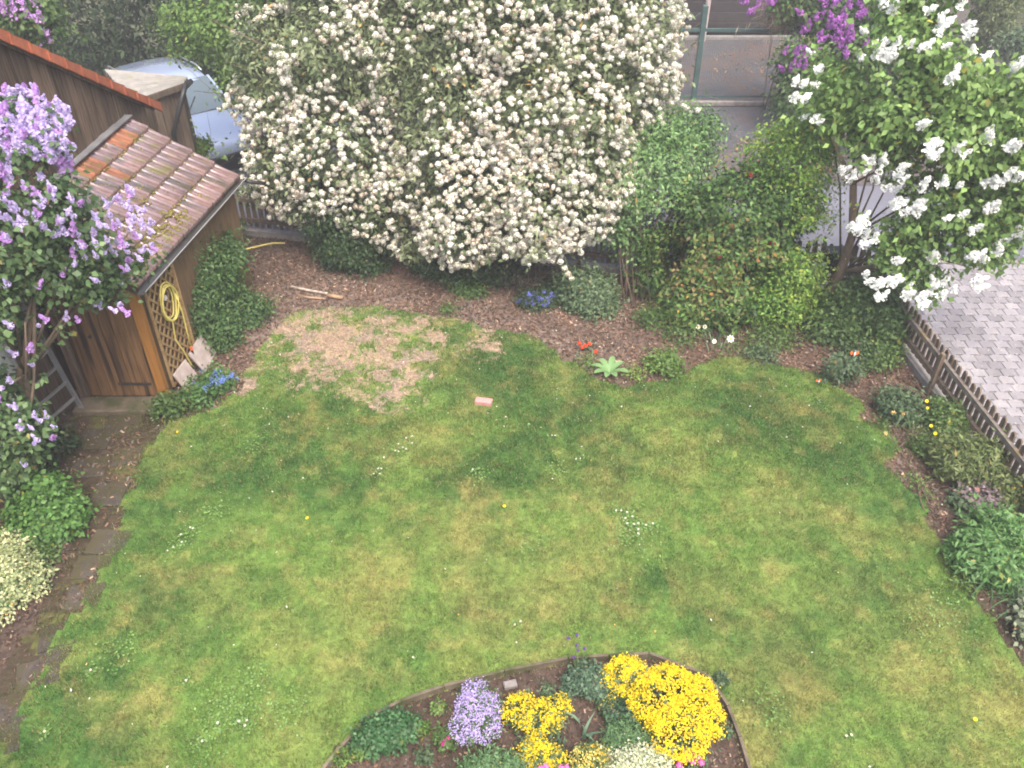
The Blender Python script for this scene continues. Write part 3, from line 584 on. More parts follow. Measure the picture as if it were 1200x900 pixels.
stems(vib, G(540, 300), [c for c, r in VL if c[2] > 1.4] + [c + rng.normal(size=3) * .3 for c, r in VL if c[2] > 1.8], .035, M_BARK, 'branch', .22, 6, .2)

# helper for ordinary bushes
def bush(name, label, cat, lobes, base, pal, tips, per=12, ln=.06, wd=.035, sig=.07, seed=2, stemr=.012, nst=8, group=None, stemm=None, stemname='stem', **kw):
    e = empty(name, base, label, cat, group); tp, tn, o = foliage(e, lobes, tips, per, ln, wd, GR[pal] if isinstance(pal, str) else pal, sig, seed, **kw)
    ts = tp[rng.integers(0, len(tp), nst)]; mc = np.mean([c for c, r in lobes], 0) * np.array([1, 1, 0]); stems(e, mc, ts, stemr, stemm or M_BARK, stemname, .06, 5, .08, forks=1); return e, tp, tn

# bushes below and beside it
bush('shade_bush', 'dark green bush under the left half of the snowball bush', 'bush', [L(405, 275, 12.2, 42, 55), L(430, 300, 12.0, 32, 35), L(385, 250, 12.3, 30, 40)], G(405, 322), 'dark', 900, 14, .055, .03, seed=21)
bush('low_dark_bush', 'low dark bush tucked under the lowest snowball flowers', 'bush', [L(545, 315, 11.6, 42, 24), L(590, 318, 11.6, 30, 20), L(505, 305, 11.7, 25, 20)], G(545, 338), 'dark', 500, 12, .05, .025, seed=22)
bush('small_green_shrub', 'small green shrub on mulch beneath the low dark bush', 'shrub', [L(553, 348, 11.2, 15, 14), L(540, 340, 11.3, 10, 10)], G(553, 364), 'mid', 130, 12, .05, .03, seed=23)
bush('ground_clump', 'tiny green clump on mulch left of the small green shrub', 'plant', [B(525, 366, .10, .08)], G(525, 366), 'mid', 40, 10, .035, .02, seed=24, nst=3)
bush('dead_twig_bush', 'nearly bare dark twiggy bush behind the blue flowered shrub', 'bush', [L(625, 320, 11.4, 42, 24)], G(628, 350), [(.03, .028, .03), (.05, .045, .04), (.05, .07, .03)], 260, 7, .04, .015, seed=25, nst=30, stemr=.008)
e, tp, tn = bush('ceanothus', 'low shrub dotted with violet blue flowers beside the grey green rose bush', 'shrub', [L(628, 365, 10.9, 24, 24), L(640, 355, 11.0, 18, 18), L(612, 380, 10.8, 12, 10)], G(628, 388), 'dark', 330, 12, .04, .022, seed=26)
p = tp[(tp[:, 1] < tp[:, 1].mean() + .1)]; p = p[rng.integers(0, len(p), 34)] + np.array([0, -.09, .06])
pp = np.repeat(p, 34, 0) + rng.normal(size=(len(p) * 34, 3)) * .016; petals(e, pp, unit(rng.normal(size=pp.shape) + np.array([0, -.5, .8])), .016, (.10, .11, .42), (.19, .20, .6))
e, tp, tn = bush('rose_bush', 'grey green rose bush without flowers in front of the picket fence', 'bush', [L(690, 350, 10.9, 34, 32), L(678, 338, 11.0, 26, 24), L(700, 372, 10.7, 24, 26)], G(688, 400), 'blue', 620, 12, .05, .034, seed=27, gap=-.5)

# green shrub with many bare stems
e, tp, tn = bush('mock_orange_shrub', 'tall green shrub with bare brown stems right of the snowball bush', 'shrub', [L(755, 215, 11.8, 58, 58), L(800, 185, 12.0, 42, 45), L(735, 265, 11.6, 40, 36), L(790, 250, 11.7, 50, 50), L(745, 180, 12.1, 34, 34), L(818, 152, 12.1, 30, 26), L(785, 145, 12.3, 30, 24)],
                 G(745, 362), [(.05, .105, .032), (.10, .20, .06), (.18, .31, .12), (.27, .40, .18)], 1500, 13, .06, .03, sig=.12, seed=28, gap=-.15, nst=4, bump=.45)
mb = []
for i in range(24):
    x0 = G(rng.uniform(726, 765), rng.uniform(345, 365)); x0[2] = 0; top = P(rng.uniform(715, 800), rng.uniform(215, 275), 11.7)[0]
    MB().tube([x0, x0 * .6 + top * .4 + rng.normal(size=3) * .03, top], [.010, .008, .004], 6).build('stem', M_BARK, e, world=True, smooth=True)
# red-tipped big shrub
e, tp, tn = bush('camellia_bush', 'broad dark glossy bush with bronze young leaves and a few red flowers', 'bush', [L(850, 270, 11.1, 72, 62), L(800, 300, 11.0, 48, 48), L(880, 320, 10.7, 62, 50), L(850, 350, 10.5, 62, 36), L(905, 255, 11.1, 52, 60), L(775, 320, 11.2, 36, 40), L(820, 345, 10.6, 45, 36), L(870, 230, 11.4, 50, 35)],
                 G(860, 385), [(.014, .038, .010), (.03, .08, .018), (.06, .13, .03), (.11, .20, .045), (.20, .15, .06)], 2500, 13, .065, .038, sig=.085, seed=29, gap=-.18, stemr=.02, nst=14, bump=.42, cvar=.45)
temp_red = [ball_template(31, (.45, .05, .05), (.32, .03, .03))]
fp = np.array([P(*q)[0] for q in [(876, 250, 10.75), (888, 246, 10.8), (891, 253, 10.7), (857, 265, 10.55), (884, 276, 10.6), (880, 205, 11.0), (868, 237, 10.8), (842, 300, 10.4), (905, 285, 10.5)]])
scatter(e, 'flower', temp_red, fp, np.tile([0, -.6, .8], (len(fp), 1)), rng.uniform(.028, .042, len(fp)))
# yellow green shrub between it and the white lilac
e, tp, tn = bush('golden_leaved_shrub', 'yellow green loose shrub in front of the mailbox', 'shrub', [L(935, 215, 11.0, 44, 62), L(934, 270, 10.9, 34, 38), L(905, 190, 11.2, 30, 36), L(925, 320, 10.6, 42, 42), L(945, 165, 11.0, 34, 30), L(912, 355, 10.4, 36, 26)],
                 G(930, 385), [(.05, .12, .02), (.10, .21, .035), (.16, .29, .05), (.24, .35, .06), (.42, .42, .10)], 1700, 12, .05, .028, sig=.10, seed=30, gap=-.15, bump=.45)
# bush at the foot of the lilac trunk and in the corner
bush('corner_bush', 'dark green bush in the fence corner under the white lilac', 'bush', [L(1005, 365, 10.3, 44, 38), L(1035, 385, 9.95, 26, 36), L(985, 385, 10.1, 38, 26), L(1030, 350, 10.4, 24, 26)], G(1005, 415), 'mid', 1250, 12, .06, .036, seed=33)
bush('rose_shrub', 'young blue green rose shrub with a garden ornament at the bed corner', 'shrub', [B(978, 440, .2, .42), B(1000, 428, .14, .36)], G(978, 440), 'blue', 260, 11, .05, .034, seed=34, gap=-.4)

# ------------------------------------------------------------------ white lilac tree
wl = empty('white_lilac_tree', G(950, 378), 'tree with bright green leaves and pure white lilac flowers leaning over the fence corner', 'tree')
WL = [L(1000, 85, 10.6, 48, 50), L(1065, 50, 10.5, 62, 55), L(1130, 85, 10.2, 58, 62), L(1060, 130, 10.3, 62, 50), L(985, 130, 10.7, 45, 36), L(1110, 175, 9.9, 66, 55), L(1170, 165, 9.8, 60, 58), L(1030, 195, 10.3, 45, 32), L(1060, 250, 9.9, 52, 36),
      L(1120, 245, 9.7, 58, 34), L(1180, 235, 9.6, 42, 34), L(1150, 288, 9.5, 45, 20), L(1085, 330, 9.6, 26, 14), L(1060, 300, 9.7, 42, 24), L(1090, -10, 10.6, 60, 50), L(1230, 130, 9.6, 70, 80), L(1230, 230, 9.4, 50, 45)]
foliage(wl, WL, 1850, 13, .085, .055, [(.055, .11, .03), (.11, .20, .05), (.18, .30, .08), (.28, .40, .13)], sig=.11, seed=41, bump=.32, gap=-.2, droop=.5, lo=.5)
b0 = G(950, 378); k1, _ = P(985, 320, 10.55); k2, _ = P(999, 275, 10.45); k3, _ = P(1000, 215, 10.4); k4, _ = P(985, 185, 10.4)
mb = MB().tube([b0 - np.array([0, 0, .05]), b0 * .5 + k1 * .5 + np.array([0, 0, .04]), k1, k2, k3], [.10, .08, .07, .055, .045], 10)
mb.build('trunk', M_BARK, wl, world=True, smooth=True)
for c, r in WL:
    for q in range(1):
        s = [k1, k2, k3][rng.integers(0, 3)]; en = c + rng.normal(size=3) * .25; MB().tube([s, (s + en) / 2 + rng.normal(size=3) * .1, en], [.018, .012, .005], 6).build('branch', M_BARK, wl, world=True, smooth=True)
MB().tube([k3, k4, P(975, 160, 10.5)[0]], [.035, .028, .015], 7).build('branch', M_BARKG, wl, world=True, smooth=True)
MB().tube([k1, P(1030, 310, 10.3)[0], P(1075, 300, 10.0)[0]], [.045, .03, .02], 7).build('branch', M_BARKG, wl, world=True, smooth=True)
wt = [panicle_template(s, (.92, .92, .92), (.84, .86, .84), 170, .38, .82) for s in range(50, 54)]
wpx = [(1110, 30, 3), (1028, 48, 3), (1045, 8, 3), (960, 78, 2), (1020, 62, 3), (1040, 65, 3), (1115, 85, 3), (1130, 30, 3), (1190, 72, 3), (942, 95, 2), (930, 108, 2), (945, 135, 2), (957, 140, 1), (1073, 140, 2), (1087, 165, 3), (1095, 180, 3), (1160, 155, 3), (1185, 170, 3), (1120, 165, 1), (1125, 178, 2),
       (1018, 186, 2), (1033, 186, 2), (1057, 190, 2), (1000, 205, 3), (992, 195, 2), (1028, 205, 2), (1042, 213, 2), (1055, 205, 2), (1082, 212, 2), (1100, 212, 2), (1125, 215, 1), (1158, 208, 2), (1175, 212, 3), (1190, 200, 3), (1050, 235, 3), (1058, 243, 2), (1073, 233, 3), (1077, 243, 3), (1120, 247, 2), (1165, 240, 3),
       (1010, 262, 3), (1015, 275, 3), (1003, 260, 2), (1140, 265, 2), (1050, 300, 2), (1095, 297, 3), (1190, 270, 3), (1170, 280, 3), (1145, 300, 3), (1160, 295, 2), (1030, 330, 3), (1045, 325, 3), (1058, 340, 3), (1075, 350, 3), (1085, 335, 3), (1100, 330, 3), (1145, 325, 3), (1015, 320, 2), (1028, 352, 2), (1090, 345, 2), (1110, 338, 2), (1078, 50, 2), (1100, 10, 2), (1050, 50, 2), (1062, 52, 1), (1150, 50, 1), (1105, 50, 1), (1160, 60, 1)]
pos = []; dr = []; sz = []
allc = np.array([c for c, r in WL]); allr = np.array([r for c, r in WL])
def front_hit(px, py, lobes, default):
    """depth at which the sight line meets the crown's front"""
    x = (px - 600) / FPX; y = (450 - py) / FPX; d = np.array([x, cp + y * sp, -sp + y * cp]); best = None
    for c, r in lobes:
        o = (CAMP - c) / r; dd = d / r; a = dd @ dd; b_ = 2 * o @ dd; c_ = o @ o - 1; D = b_ * b_ - 4 * a * c_
        if D > 0:
            t = (-b_ - math.sqrt(D)) / (2 * a)
            if best is None or t < best: best = t
    return CAMP + d * (best if best else default)
for (px, py, s) in wpx:
    for q in range(1 + s // 2 + (s == 3)):
        h = front_hit(px + rng.normal() * 5, py + rng.normal() * 4, WL, 10.0); v_ = (CAMP - h) / np.linalg.norm(CAMP - h); pos.append(h + v_ * .10 - np.array([0, 0, .06])); dr.append(np.array([rng.normal() * .5 + .2, -.5 + rng.normal() * .3, .9])); sz.append(rng.uniform(.085, .115) + s * .018)
rp, rn = surf(WL, 60, .98, 1.03, .1, 41); far = rp[:, 1] > 10.3
pos += list(rp[far]); dr += list(rn[far] + np.array([0, 0, .5])); sz += list(rng.uniform(.1, .15, far.sum()))
scatter(wl, 'flower_cluster', wt, np.array(pos), np.array(dr), np.array(sz))

# ------------------------------------------------------------------ purple lilac at the left
ll = empty('purple_lilac_tree', (-5.05, 7.15, 0), 'large lilac with pale purple flowers in front of the wooden shed', 'tree')
LL = [L(15, 165, 7.9, 60, 42), L(50, 235, 7.8, 58, 50), L(100, 270, 7.9, 46, 38), L(10, 290, 7.5, 55, 55), L(70, 320, 7.7, 50, 34), L(140, 300, 8.1, 36, 22), L(115, 335, 8.0, 36, 22), L(20, 380, 7.2, 38, 34), L(0, 440, 7.0, 30, 26), L(28, 430, 7.15, 26, 24), L(5, 475, 6.95, 26, 20), L(38, 395, 7.45, 30, 24), L(12, 455, 7.1, 24, 18), L(55, 372, 7.6, 28, 18), L(18, 500, 6.8, 36, 34), L(-40, 220, 7.6, 70, 90), L(-30, 350, 7.1, 50, 70),
      L(150, 262, 8.2, 26, 22), L(0, 550, 6.6, 26, 24)]
foliage(ll, LL, 1250, 13, .07, .05, [(.035, .07, .026), (.065, .12, .045), (.10, .165, .065), (.14, .22, .09)], sig=.085, seed=45, bump=.25, gap=-.3, droop=.5, lo=.5)
tb = np.array([-5.35, 6.75, 0.])
m1 = P(30, 440, 7.35)[0]; m2 = P(40, 340, 7.6)[0]
MB().tube([tb - np.array([0, 0, .05]), tb * .5 + m1 * .5, m1, m2], [.06, .055, .045, .035], 9).build('trunk', M_BARK, ll, world=True, smooth=True)
MB().tube([tb + np.array([.04, .1, 0]), P(22, 440, 7.3)[0], P(45, 330, 7.7)[0], P(130, 310, 8.0)[0]], [.045, .035, .03, .015], 8).build('trunk', M_BARK, ll, world=True, smooth=True)
for c, r in LL:
    s = [m1, m2][rng.integers(0, 2)]; en = c + rng.normal(size=3) * .15; MB().tube([s, (s + en) / 2 + rng.normal(size=3) * .06, en], [.022, .016, .006], 6).build('branch', M_BARK, ll, world=True, smooth=True)
lt = [panicle_template(s, (.46, .36, .68), (.68, .60, .86), 200, .27, .68) for s in range(60, 64)] + [panicle_template(70, (.40, .20, .55), (.56, .36, .70), 190, .28, .68)]
lpx = [(12, 115), (25, 120), (35, 130), (48, 125), (60, 128), (70, 140), (8, 140), (20, 150), (35, 155), (50, 150), (65, 160), (78, 145), (15, 175), (40, 175), (60, 180), (75, 170), (5, 195), (22, 165), (30, 140), (45, 140), (2, 125), (55, 165), (70, 150), (78, 130), (3, 160), (28, 108), (42, 112),
       (10, 205), (45, 205), (62, 215), (70, 180), (75, 190), (15, 240), (5, 225), (55, 235), (80, 245), (70, 255), (90, 235), (45, 250), (25, 260), (0, 255), (60, 275), (85, 265), (95, 280), (5, 275), (110, 250), (125, 240), (140, 230), (150, 225), (165, 245), (175, 270), (180, 285), (155, 255), (130, 270), (120, 285), (145, 285), (165, 290), (105, 300),
       (90, 290), (100, 300), (85, 312), (65, 317), (120, 322), (138, 323), (147, 325), (150, 310), (80, 370), (82, 363), (118, 363), (132, 357), (145, 357), (148, 362), (110, 355), (30, 250), (50, 260), (35, 225), (20, 415), (10, 440), (45, 385), (30, 400), (15, 470), (5, 455), (58, 375), (40, 425), (6, 460), (5, 385), (0, 470), (20, 490), (32, 480), (45, 487), (55, 490), (40, 505), (55, 510), (48, 520), (30, 535), (20, 500), (62, 500), (35, 515), (3, 330), (40, 330), (120, 258), (108, 262), (72, 268),
       (160, 268), (170, 258), (135, 255), (150, 240)]
pos = []; dr = []; sz = []
for (px, py) in lpx:
    up = py < 200
    for q in range(5 if up else (3 if py < 300 else 1)):
        h = front_hit(px + rng.normal() * 4, py + rng.normal() * 4, LL, 9.); pos.append(h + (CAMP - h) / np.linalg.norm(CAMP - h) * .05 - np.array([0, 0, .05])); dr.append(np.array([rng.normal() * .45, -.25 + rng.normal() * .35, 1.])); sz.append(rng.uniform(.12, .19) if up else rng.uniform(.085, .13))
rp, rn = surf(LL, 50, .98, 1.03, .1, 45); far = (rp[:, 1] > 7.8) | (rp[:, 0] < -5.6)
pos += list(rp[far]); dr += list(rn[far] + np.array([0, 0, .6])); sz += list(rng.uniform(.09, .13, far.sum()))
scatter(ll, 'flower_cluster', lt, np.array(pos), np.array(dr), np.array(sz))

# ------------------------------------------------------------------ shed lean-to
SA = np.array([-4.46, 8.74]); SB = np.array([-5.60, 8.66]); SD = np.array([-4.06, 11.55])
shed = empty('garden_shed', (-4.9, 8.9, 0), 'small brown lean-to shed with a wet red tiled roof', 'shed')
E0, E1, U0, U1 = [np.array(q, float) for q in ((-4.40, 8.60, 1.72), (-3.98, 11.60, 1.72), (-5.74, 8.72, 2.46), (-5.50, 11.95, 2.46))]
def plank_run(a, b, z0, zt, n, m, parent, th=.025, name='plank', gap=.004, out=(0, 0), batt=False):
    a, b = np.array(a, float), np.array(b, float); d = (b - a); ln = np.linalg.norm(d); d /= ln; wd = ln / n; nn = np.array([-d[1], d[0]])
    for i in range(n):
        t = (i + .5) / n; c = a + d * ln * t + np.array(out); h = zt(t) if callable(zt) else zt; pr = th * rng.uniform(.85, 1.15)
        zl = zt(i / n) if callable(zt) else zt; zr = zt((i + 1) / n) if callable(zt) else zt
        p0 = c - d * (wd / 2 - gap / 2); p1 = c + d * (wd / 2 - gap / 2)
        vs = [(*(p0 - nn * pr / 2), z0), (*(p1 - nn * pr / 2), z0), (*(p1 + nn * pr / 2), z0), (*(p0 + nn * pr / 2), z0), (*(p0 - nn * pr / 2), zl), (*(p1 - nn * pr / 2), zr), (*(p1 + nn * pr / 2), zr), (*(p0 + nn * pr / 2), zl)]
        mbx = MB().add(vs, [(3, 2, 1, 0), (4, 5, 6, 7), (0, 1, 5, 4), (1, 2, 6, 5), (2, 3, 7, 6), (3, 0, 4, 7)])
        mid = Vector((c[0], c[1], z0)); rl = rootloc(parent); me = mbx.mesh(name, mid); o = link(name, me, m, parent); o.location = mid - rl
# side wall (ochre panel) and front door planks
plank_run(SA + (-.02, .03), SD, .03, 1.74, 14, M_PANEL, shed, name='wall_plank')
plank_run(SD + (.0, .01), (-5.5, 11.86), .03, lambda t: 1.74 + .62 * t, 8, M_PLANK, shed, name='wall_plank')
door = MB().bar((-5.40, 8.69, .93), (-4.60, 8.71, .93), .015, 1.72, (0, 0, 1)).build('door', M_DOOR, shed, world=True, label='closed brown plank door')
dloc = rootloc(door)
for i in range(6):
    xa = -5.46 + i * .1475; q = MB().box((xa + .072, 8.672 + .001 * (i % 2) + .003 * i * .3, .94), (.142, .024, 1.80)); me = q.mesh('door_plank', Vector((xa, 8.67, 0))); o = link('door_plank', me, M_DOOR, door); o.location = Vector((xa, 8.67, 0)) - dloc
MB().box((-4.83, 8.652, .24), (.42, .012, .035)).build('hinge', M_IRON, door, world=True)
MB().box((-4.83, 8.652, 1.5), (.42, .012, .035)).build('hinge', M_IRON, door, world=True)
MB().disc_lathe([(.001, 0), (.022, 0), (.022, -.02), (.001, -.025)], 10, (-5.18, 8.655, .98), 'Y').build('door_knob', M_IRON, door, world=True)
MB().box((-4.50, 8.675, .90), (.11, .10, 1.76), ch=.01).build('corner_post', M_POST, shed, world=True, label='orange stained corner post')
MB().box((-5.53, 8.665, .93), (.10, .07, 1.84)).build('door_jamb', M_PLANK, shed, world=True)
MB().box((-5.0, 8.66, 1.90), (1.02, .05, .13)).build('lintel', M_DOOR, shed, world=True)
MB().bar((-4.6, 8.68, 1.93), (-5.58, 8.66, 2.12), .05, .34).build('gable_board', M_PLANK, shed, world=True)
# roof deck and tiles
def roofp(u, v, dz=0):   # u along the eave 0..1 (near to far), v from wall 0 down to eave 1
    p = (U0 * (1 - u) + U1 * u) * (1 - v) + (E0 * (1 - u) + E1 * u) * v; return p + np.array([0, 0, dz])
dk = [roofp(0, 0, -.03), roofp(0, 1, -.03), roofp(1, 1, -.03), roofp(1, 0, -.03)]
MB().add(dk + [q - np.array([0, 0, .05]) for q in dk], [(0, 1, 2, 3), (7, 6, 5, 4), (0, 4, 5, 1), (1, 5, 6, 2), (2, 6, 7, 3), (3, 7, 4, 0)]).build('roof_deck', M_PLANK, shed, world=True)
NC, NT = 5, 20; sroot = rootloc(shed)
for c in range(NC):
    for i in range(NT):
        vs = []; nu = 10; u0, u1 = i / NT, (i + 1) / NT + .004; v0 = c / NC - (.03 if c else 0); v1 = (c + 1) / NC + (.03 if c == NC - 1 else .012)
        lift0 = .004; lift1 = .056; jit = rng.uniform(-.004, .004)
        for (v, lf) in ((v0, lift0), (v1, lift1)):
            for k in range(nu + 1):
                s = k / nu; prof = .026 * (math.exp(-((s - .88) / .09) ** 2)) + .008 * math.exp(-((s - .42) / .12) ** 2); vs.append(roofp(u0 + (u1 - u0) * s, v, lf + prof + jit))
        for k in range(nu + 1): vs.append(vs[nu + 1 + k] - np.array([0, 0, .030]))
        w_ = nu + 1; fs = [(k, k + w_, k + 1 + w_, k + 1) for k in range(nu)] + [(w_ + k, 2 * w_ + k, 2 * w_ + k + 1, w_ + k + 1) for k in range(nu)]
        m = M_TILEO if (c == 0 or (c == 1 and rng.random() < .08)) and rng.random() < .6 else M_TILE[rng.integers(0, 3)]
        mid = Vector(roofp((i + .5) / NT, (c + .5) / NC)); me = MB().add(vs, fs).mesh('roof_tile', mid); me.polygons.foreach_set('use_smooth', np.array([1] * nu + [0] * nu, bool)); o = link('roof_tile', me, m, shed); o.location = mid - sroot
# moss cushions on the course joints
ms = []
for i in range(1500):
    c = rng.integers(1, NC + 1); u = rng.random() ** 1.4; v = c / NC + rng.normal(0, .012) + rng.choice([0, -.07, -.1], p=[.75, .15, .1]); 
    if v > 1 or (u > .75 and rng.random() < .5): continue
    ms.append(roofp(u, v, .03))
for i in range(520):
    u = rng.choice([.12, .22, .30, .38, .5]) + rng.normal(0, .03); v = rng.choice([.80, .88, .6, .96]) + rng.normal(0, .03)
    if 0 < u < 1 and v < 1: ms.append(roofp(u, v, .045))
V0, F0 = ico(1); Vs = []; Fs = []; off = 0
for p in ms:
    r = rng.uniform(.008, .024); Vs.append(V0 * np.array([r, r * 1.6, r * .5]) * rng.uniform(.8, 1.2, (len(V0), 1)) + p); Fs.append(F0 + off); off += len(V0)
mesh_np('moss', np.concatenate(Vs), np.concatenate(Fs), M_MOSS, shed, smooth=True, kind='stuff')
# verge boards, gutter
MB().bar(roofp(1.003, -.01, -.03), roofp(1.003, 1.02, -.03), .03, .12).build('verge_board', M_PLANK, shed, world=True)
MB().bar(roofp(-.003, -.01, -.03), roofp(-.003, 1.02, -.03), .03, .12).build('verge_board', M_PLANK, shed, world=True)
g0, g1 = E0 + np.array([.05, -.03, -.05]), E1 + np.array([.05, .12, -.05])
vs = []; ng = 8
for q in (g0, g1):
    for k in range(ng + 1):
        a = math.pi + math.pi * k / ng; vs.append(q + np.array([math.cos(a) * .055, 0, math.sin(a) * .055]))
    for k in range(ng + 1):
        a = math.pi + math.pi * k / ng; vs.append(q + np.array([math.cos(a) * .05, 0, math.sin(a) * .05 + .002]))
w_ = 2 * (ng + 1)
MB().add(vs, [(k, k + 1, k + 1 + w_, k + w_) for k in range(ng)] + [(ng + 1 + k, ng + 1 + k + w_, ng + 2 + k + w_, ng + 2 + k) for k in range(ng)] + [(k, ng + 1 + k, ng + 2 + k, k + 1) for k in range(ng)] + [(w_ + k, w_ + k + 1, w_ + ng + 2 + k, w_ + ng + 1 + k) for k in range(ng)]).build('gutter', M_GUT, shed, world=True, smooth=False)
MB().tube([g0 + np.array([.058, 0, 0]), g1 + np.array([.058, 0, 0])], .006, 6).build('gutter_lip', M_WIRE, shed, world=True)
MB().tube([g1 + np.array([0, 0, -.04]), g1 + np.array([.1, .05, -.1]), g1 + np.array([.28, .1, -.14])], .03, 8).build('gutter_spout', M_BLACK, shed, world=True, smooth=True)
MB().bar(U0 + np.array([.04, 0, .05]), U1 + np.array([.04, 0, .05]), .14, .015).build('flashing', M_FLASH, shed, world=True)
# concrete doorstep
o = MB().box((-5.02, 8.46, .03), (1.06, .30, .09), ch=.012, rz=rad(1)).build('doorstep', M_CONC); tag(o, 'mossy concrete step in front of the shed door', 'step')

# lattice on the side wall, hose, slabs
dS = (SD - SA) / np.linalg.norm(SD - SA); nS = np.array([dS[1], -dS[0]])
def SW(s, z, o=.03): p = SA + dS * s + nS * o; return np.array([p[0], p[1], z])
tr = empty('trellis', SW(.4, .05), 'honey coloured lattice panel fixed on the side wall of the tiled shed', 'trellis')
for k in range(-9, 9):
    for sgn in (1, -1):
        # clip a diagonal slat to the panel 0.06..0.72 x 0.15..1.66
        s0, s1, z0, z1 = .07, .74, .12, 1.66; m_ = 1.15 * sgn; c0 = .9 + k * .165; pts = []
        zc = lambda s: c0 + m_ * (s - .4)
        sl, sh = s0, s1
        if m_ > 0: sl = max(sl, .4 + (z0 - c0) / m_); sh = min(sh, .4 + (z1 - c0) / m_)
        else: sl = max(sl, .4 + (z1 - c0) / m_); sh = min(sh, .4 + (z0 - c0) / m_)
        if sh - sl < .04: continue
        oo = .035 if sgn > 0 else .047
        MB().bar(SW(sl, zc(sl), oo), SW(sh, zc(sh), oo), .011, .028, (0, 0, 1)).build('lattice_slat', M_TRELL, tr, world=True)
for s in (.055, .755): MB().bar(SW(s, .1, .045), SW(s, 1.68, .045), .03, .03, (nS[0], nS[1], 0)).build('lattice_frame', M_TRELL, tr, world=True)
for z in (.10, 1.68): MB().bar(SW(.05, z, .045), SW(.76, z, .045), .03, .03).build('lattice_frame', M_TRELL, tr, world=True)
ho = empty('garden_hose', SW(.4, .1, .09), 'yellow garden hose coiled on the trellis of the tiled shed', 'hose')
HC = (.40, 1.18)
for rr, rz_, off, ph in ((.17, .27, .085, 0), (.15, .25, .10, .5), (.185, .24, .115, 1.1), (.13, .22, .075, .2)):
    MB().tube([SW(HC[0] + rr * math.cos(a) + .01 * math.sin(3 * a + ph), HC[1] + rz_ * math.sin(a) - .02 * ph, off) for a in np.linspace(0, 2 * math.pi, 25)], .011, 7, False).build('coil', M_HOSE, ho, world=True, smooth=True)
MB().tube([SW(.22, 1.1, .11), SW(.32, .95, .12), SW(.27, .7, .12), SW(.36, .45, .13), SW(.42, .2, .14), SW(.46, .12, .14)], .011, 7).build('hose_end', M_HOSE, ho, world=True, smooth=True)
MB().tube([SW(.57, 1.2, .10), SW(.60, .9, .11), SW(.58, .6, .11), SW(.56, .38, .12)], .011, 7).build('hose_end', M_HOSE, ho, world=True, smooth=True)
MB().tube([SW(.56, .38, .12), SW(.558, .33, .12)], .018, 8).build('connector', M_ORANGE, ho, world=True)
MB().tube([SW(.558, .33, .12), SW(.555, .22, .125)], .016, 8).build('nozzle', M_BLACK, ho, world=True)
MB().box(SW(.40, 1.24, .06), (.03, .05, .05)).build('hook', M_WHITE, ho, world=True)
def slab(name, c, d, rz, rx, m, label, cat, group=None, ry=0): 
    e = MB().box((0, 0, 0), d, rz, rx, ry, ch=.008).build(name, m); e.location = Vector(c); return tag(e, label, cat, group)
a_sh = math.atan2(dS[1], dS[0])
slab('stone_slab', SW(.24, .14, .14), (.34, .30, .03), a_sh, rad(66), M_PALE, 'pale pointed stone slab leaning against the shed beside the corner post', 'slab', 'stone slabs leaning on the shed wall')
slab('stone_slab', SW(.72, .16, .16), (.46, .34, .03), a_sh + .1, rad(62), M_PALE, 'larger pinkish stone slab leaning behind the blue forget-me-nots', 'slab', 'stone slabs leaning on the shed wall')

# ------------------------------------------------------------------ barn with gable wall
def BX(y): return -5.74 + .075 * (y - 8.72)
barn = empty('wooden_barn', (-7.5, 9, 0), 'weathered wooden barn with red verge tiles, cut by the left edge', 'barn')
def gz(y): return 2.50 + (12.6 - y) * .62 if y > 8.9 else 2.50 + (12.6 - 8.9) * .62 - (8.9 - y) * .62
ys = np.linspace(5.4, 12.55, 46)
for i in range(45):
    y0, y1 = ys[i], ys[i + 1]; pr = rng.uniform(-.012, .012)
    vs = []
    for z in (0, 1):
        for (x_, y_) in ((-.03, y0 + .007), (pr, y0 + .007), (pr, y1 - .007), (-.03, y1 - .007)): vs.append((BX(y_) + x_, y_, 0 if z == 0 else gz(y_) - .06))
    mbx = MB().add(vs, [(3, 2, 1, 0), (4, 5, 6, 7), (0, 1, 5, 4), (1, 2, 6, 5), (2, 3, 7, 6), (3, 0, 4, 7)]); mid = Vector((BX(y0), (y0 + y1) / 2, 0))
    o = link('wall_plank', mbx.mesh('wall_plank', mid), M_PLANK, barn); o.location = mid - rootloc(barn)
# body behind the planks and long walls
bw = BX(9) - .08
MB().add([(BX(5.42) - .05, 5.42, 0), (BX(12.5) - .05, 12.5, 0), (-11, 12.5, 0), (-11, 5.42, 0), (BX(5.42) - .05, 5.42, gz(5.42) - .1), (BX(12.5) - .05, 12.5, gz(12.5) - .1), (-11, 12.5, gz(12.5) - .1), (-11, 5.42, gz(5.42) - .1), (BX(8.9) - .05, 8.9, gz(8.9) - .1), (-11, 8.9, gz(8.9) - .1)],
         [(0, 1, 5, 8, 4), (2, 3, 7, 9, 6), (1, 2, 6, 5), (3, 0, 4, 7), (0, 3, 2, 1), (4, 8, 9, 7), (8, 5, 6, 9)]).build('wall', M_PLANK, barn, world=True)
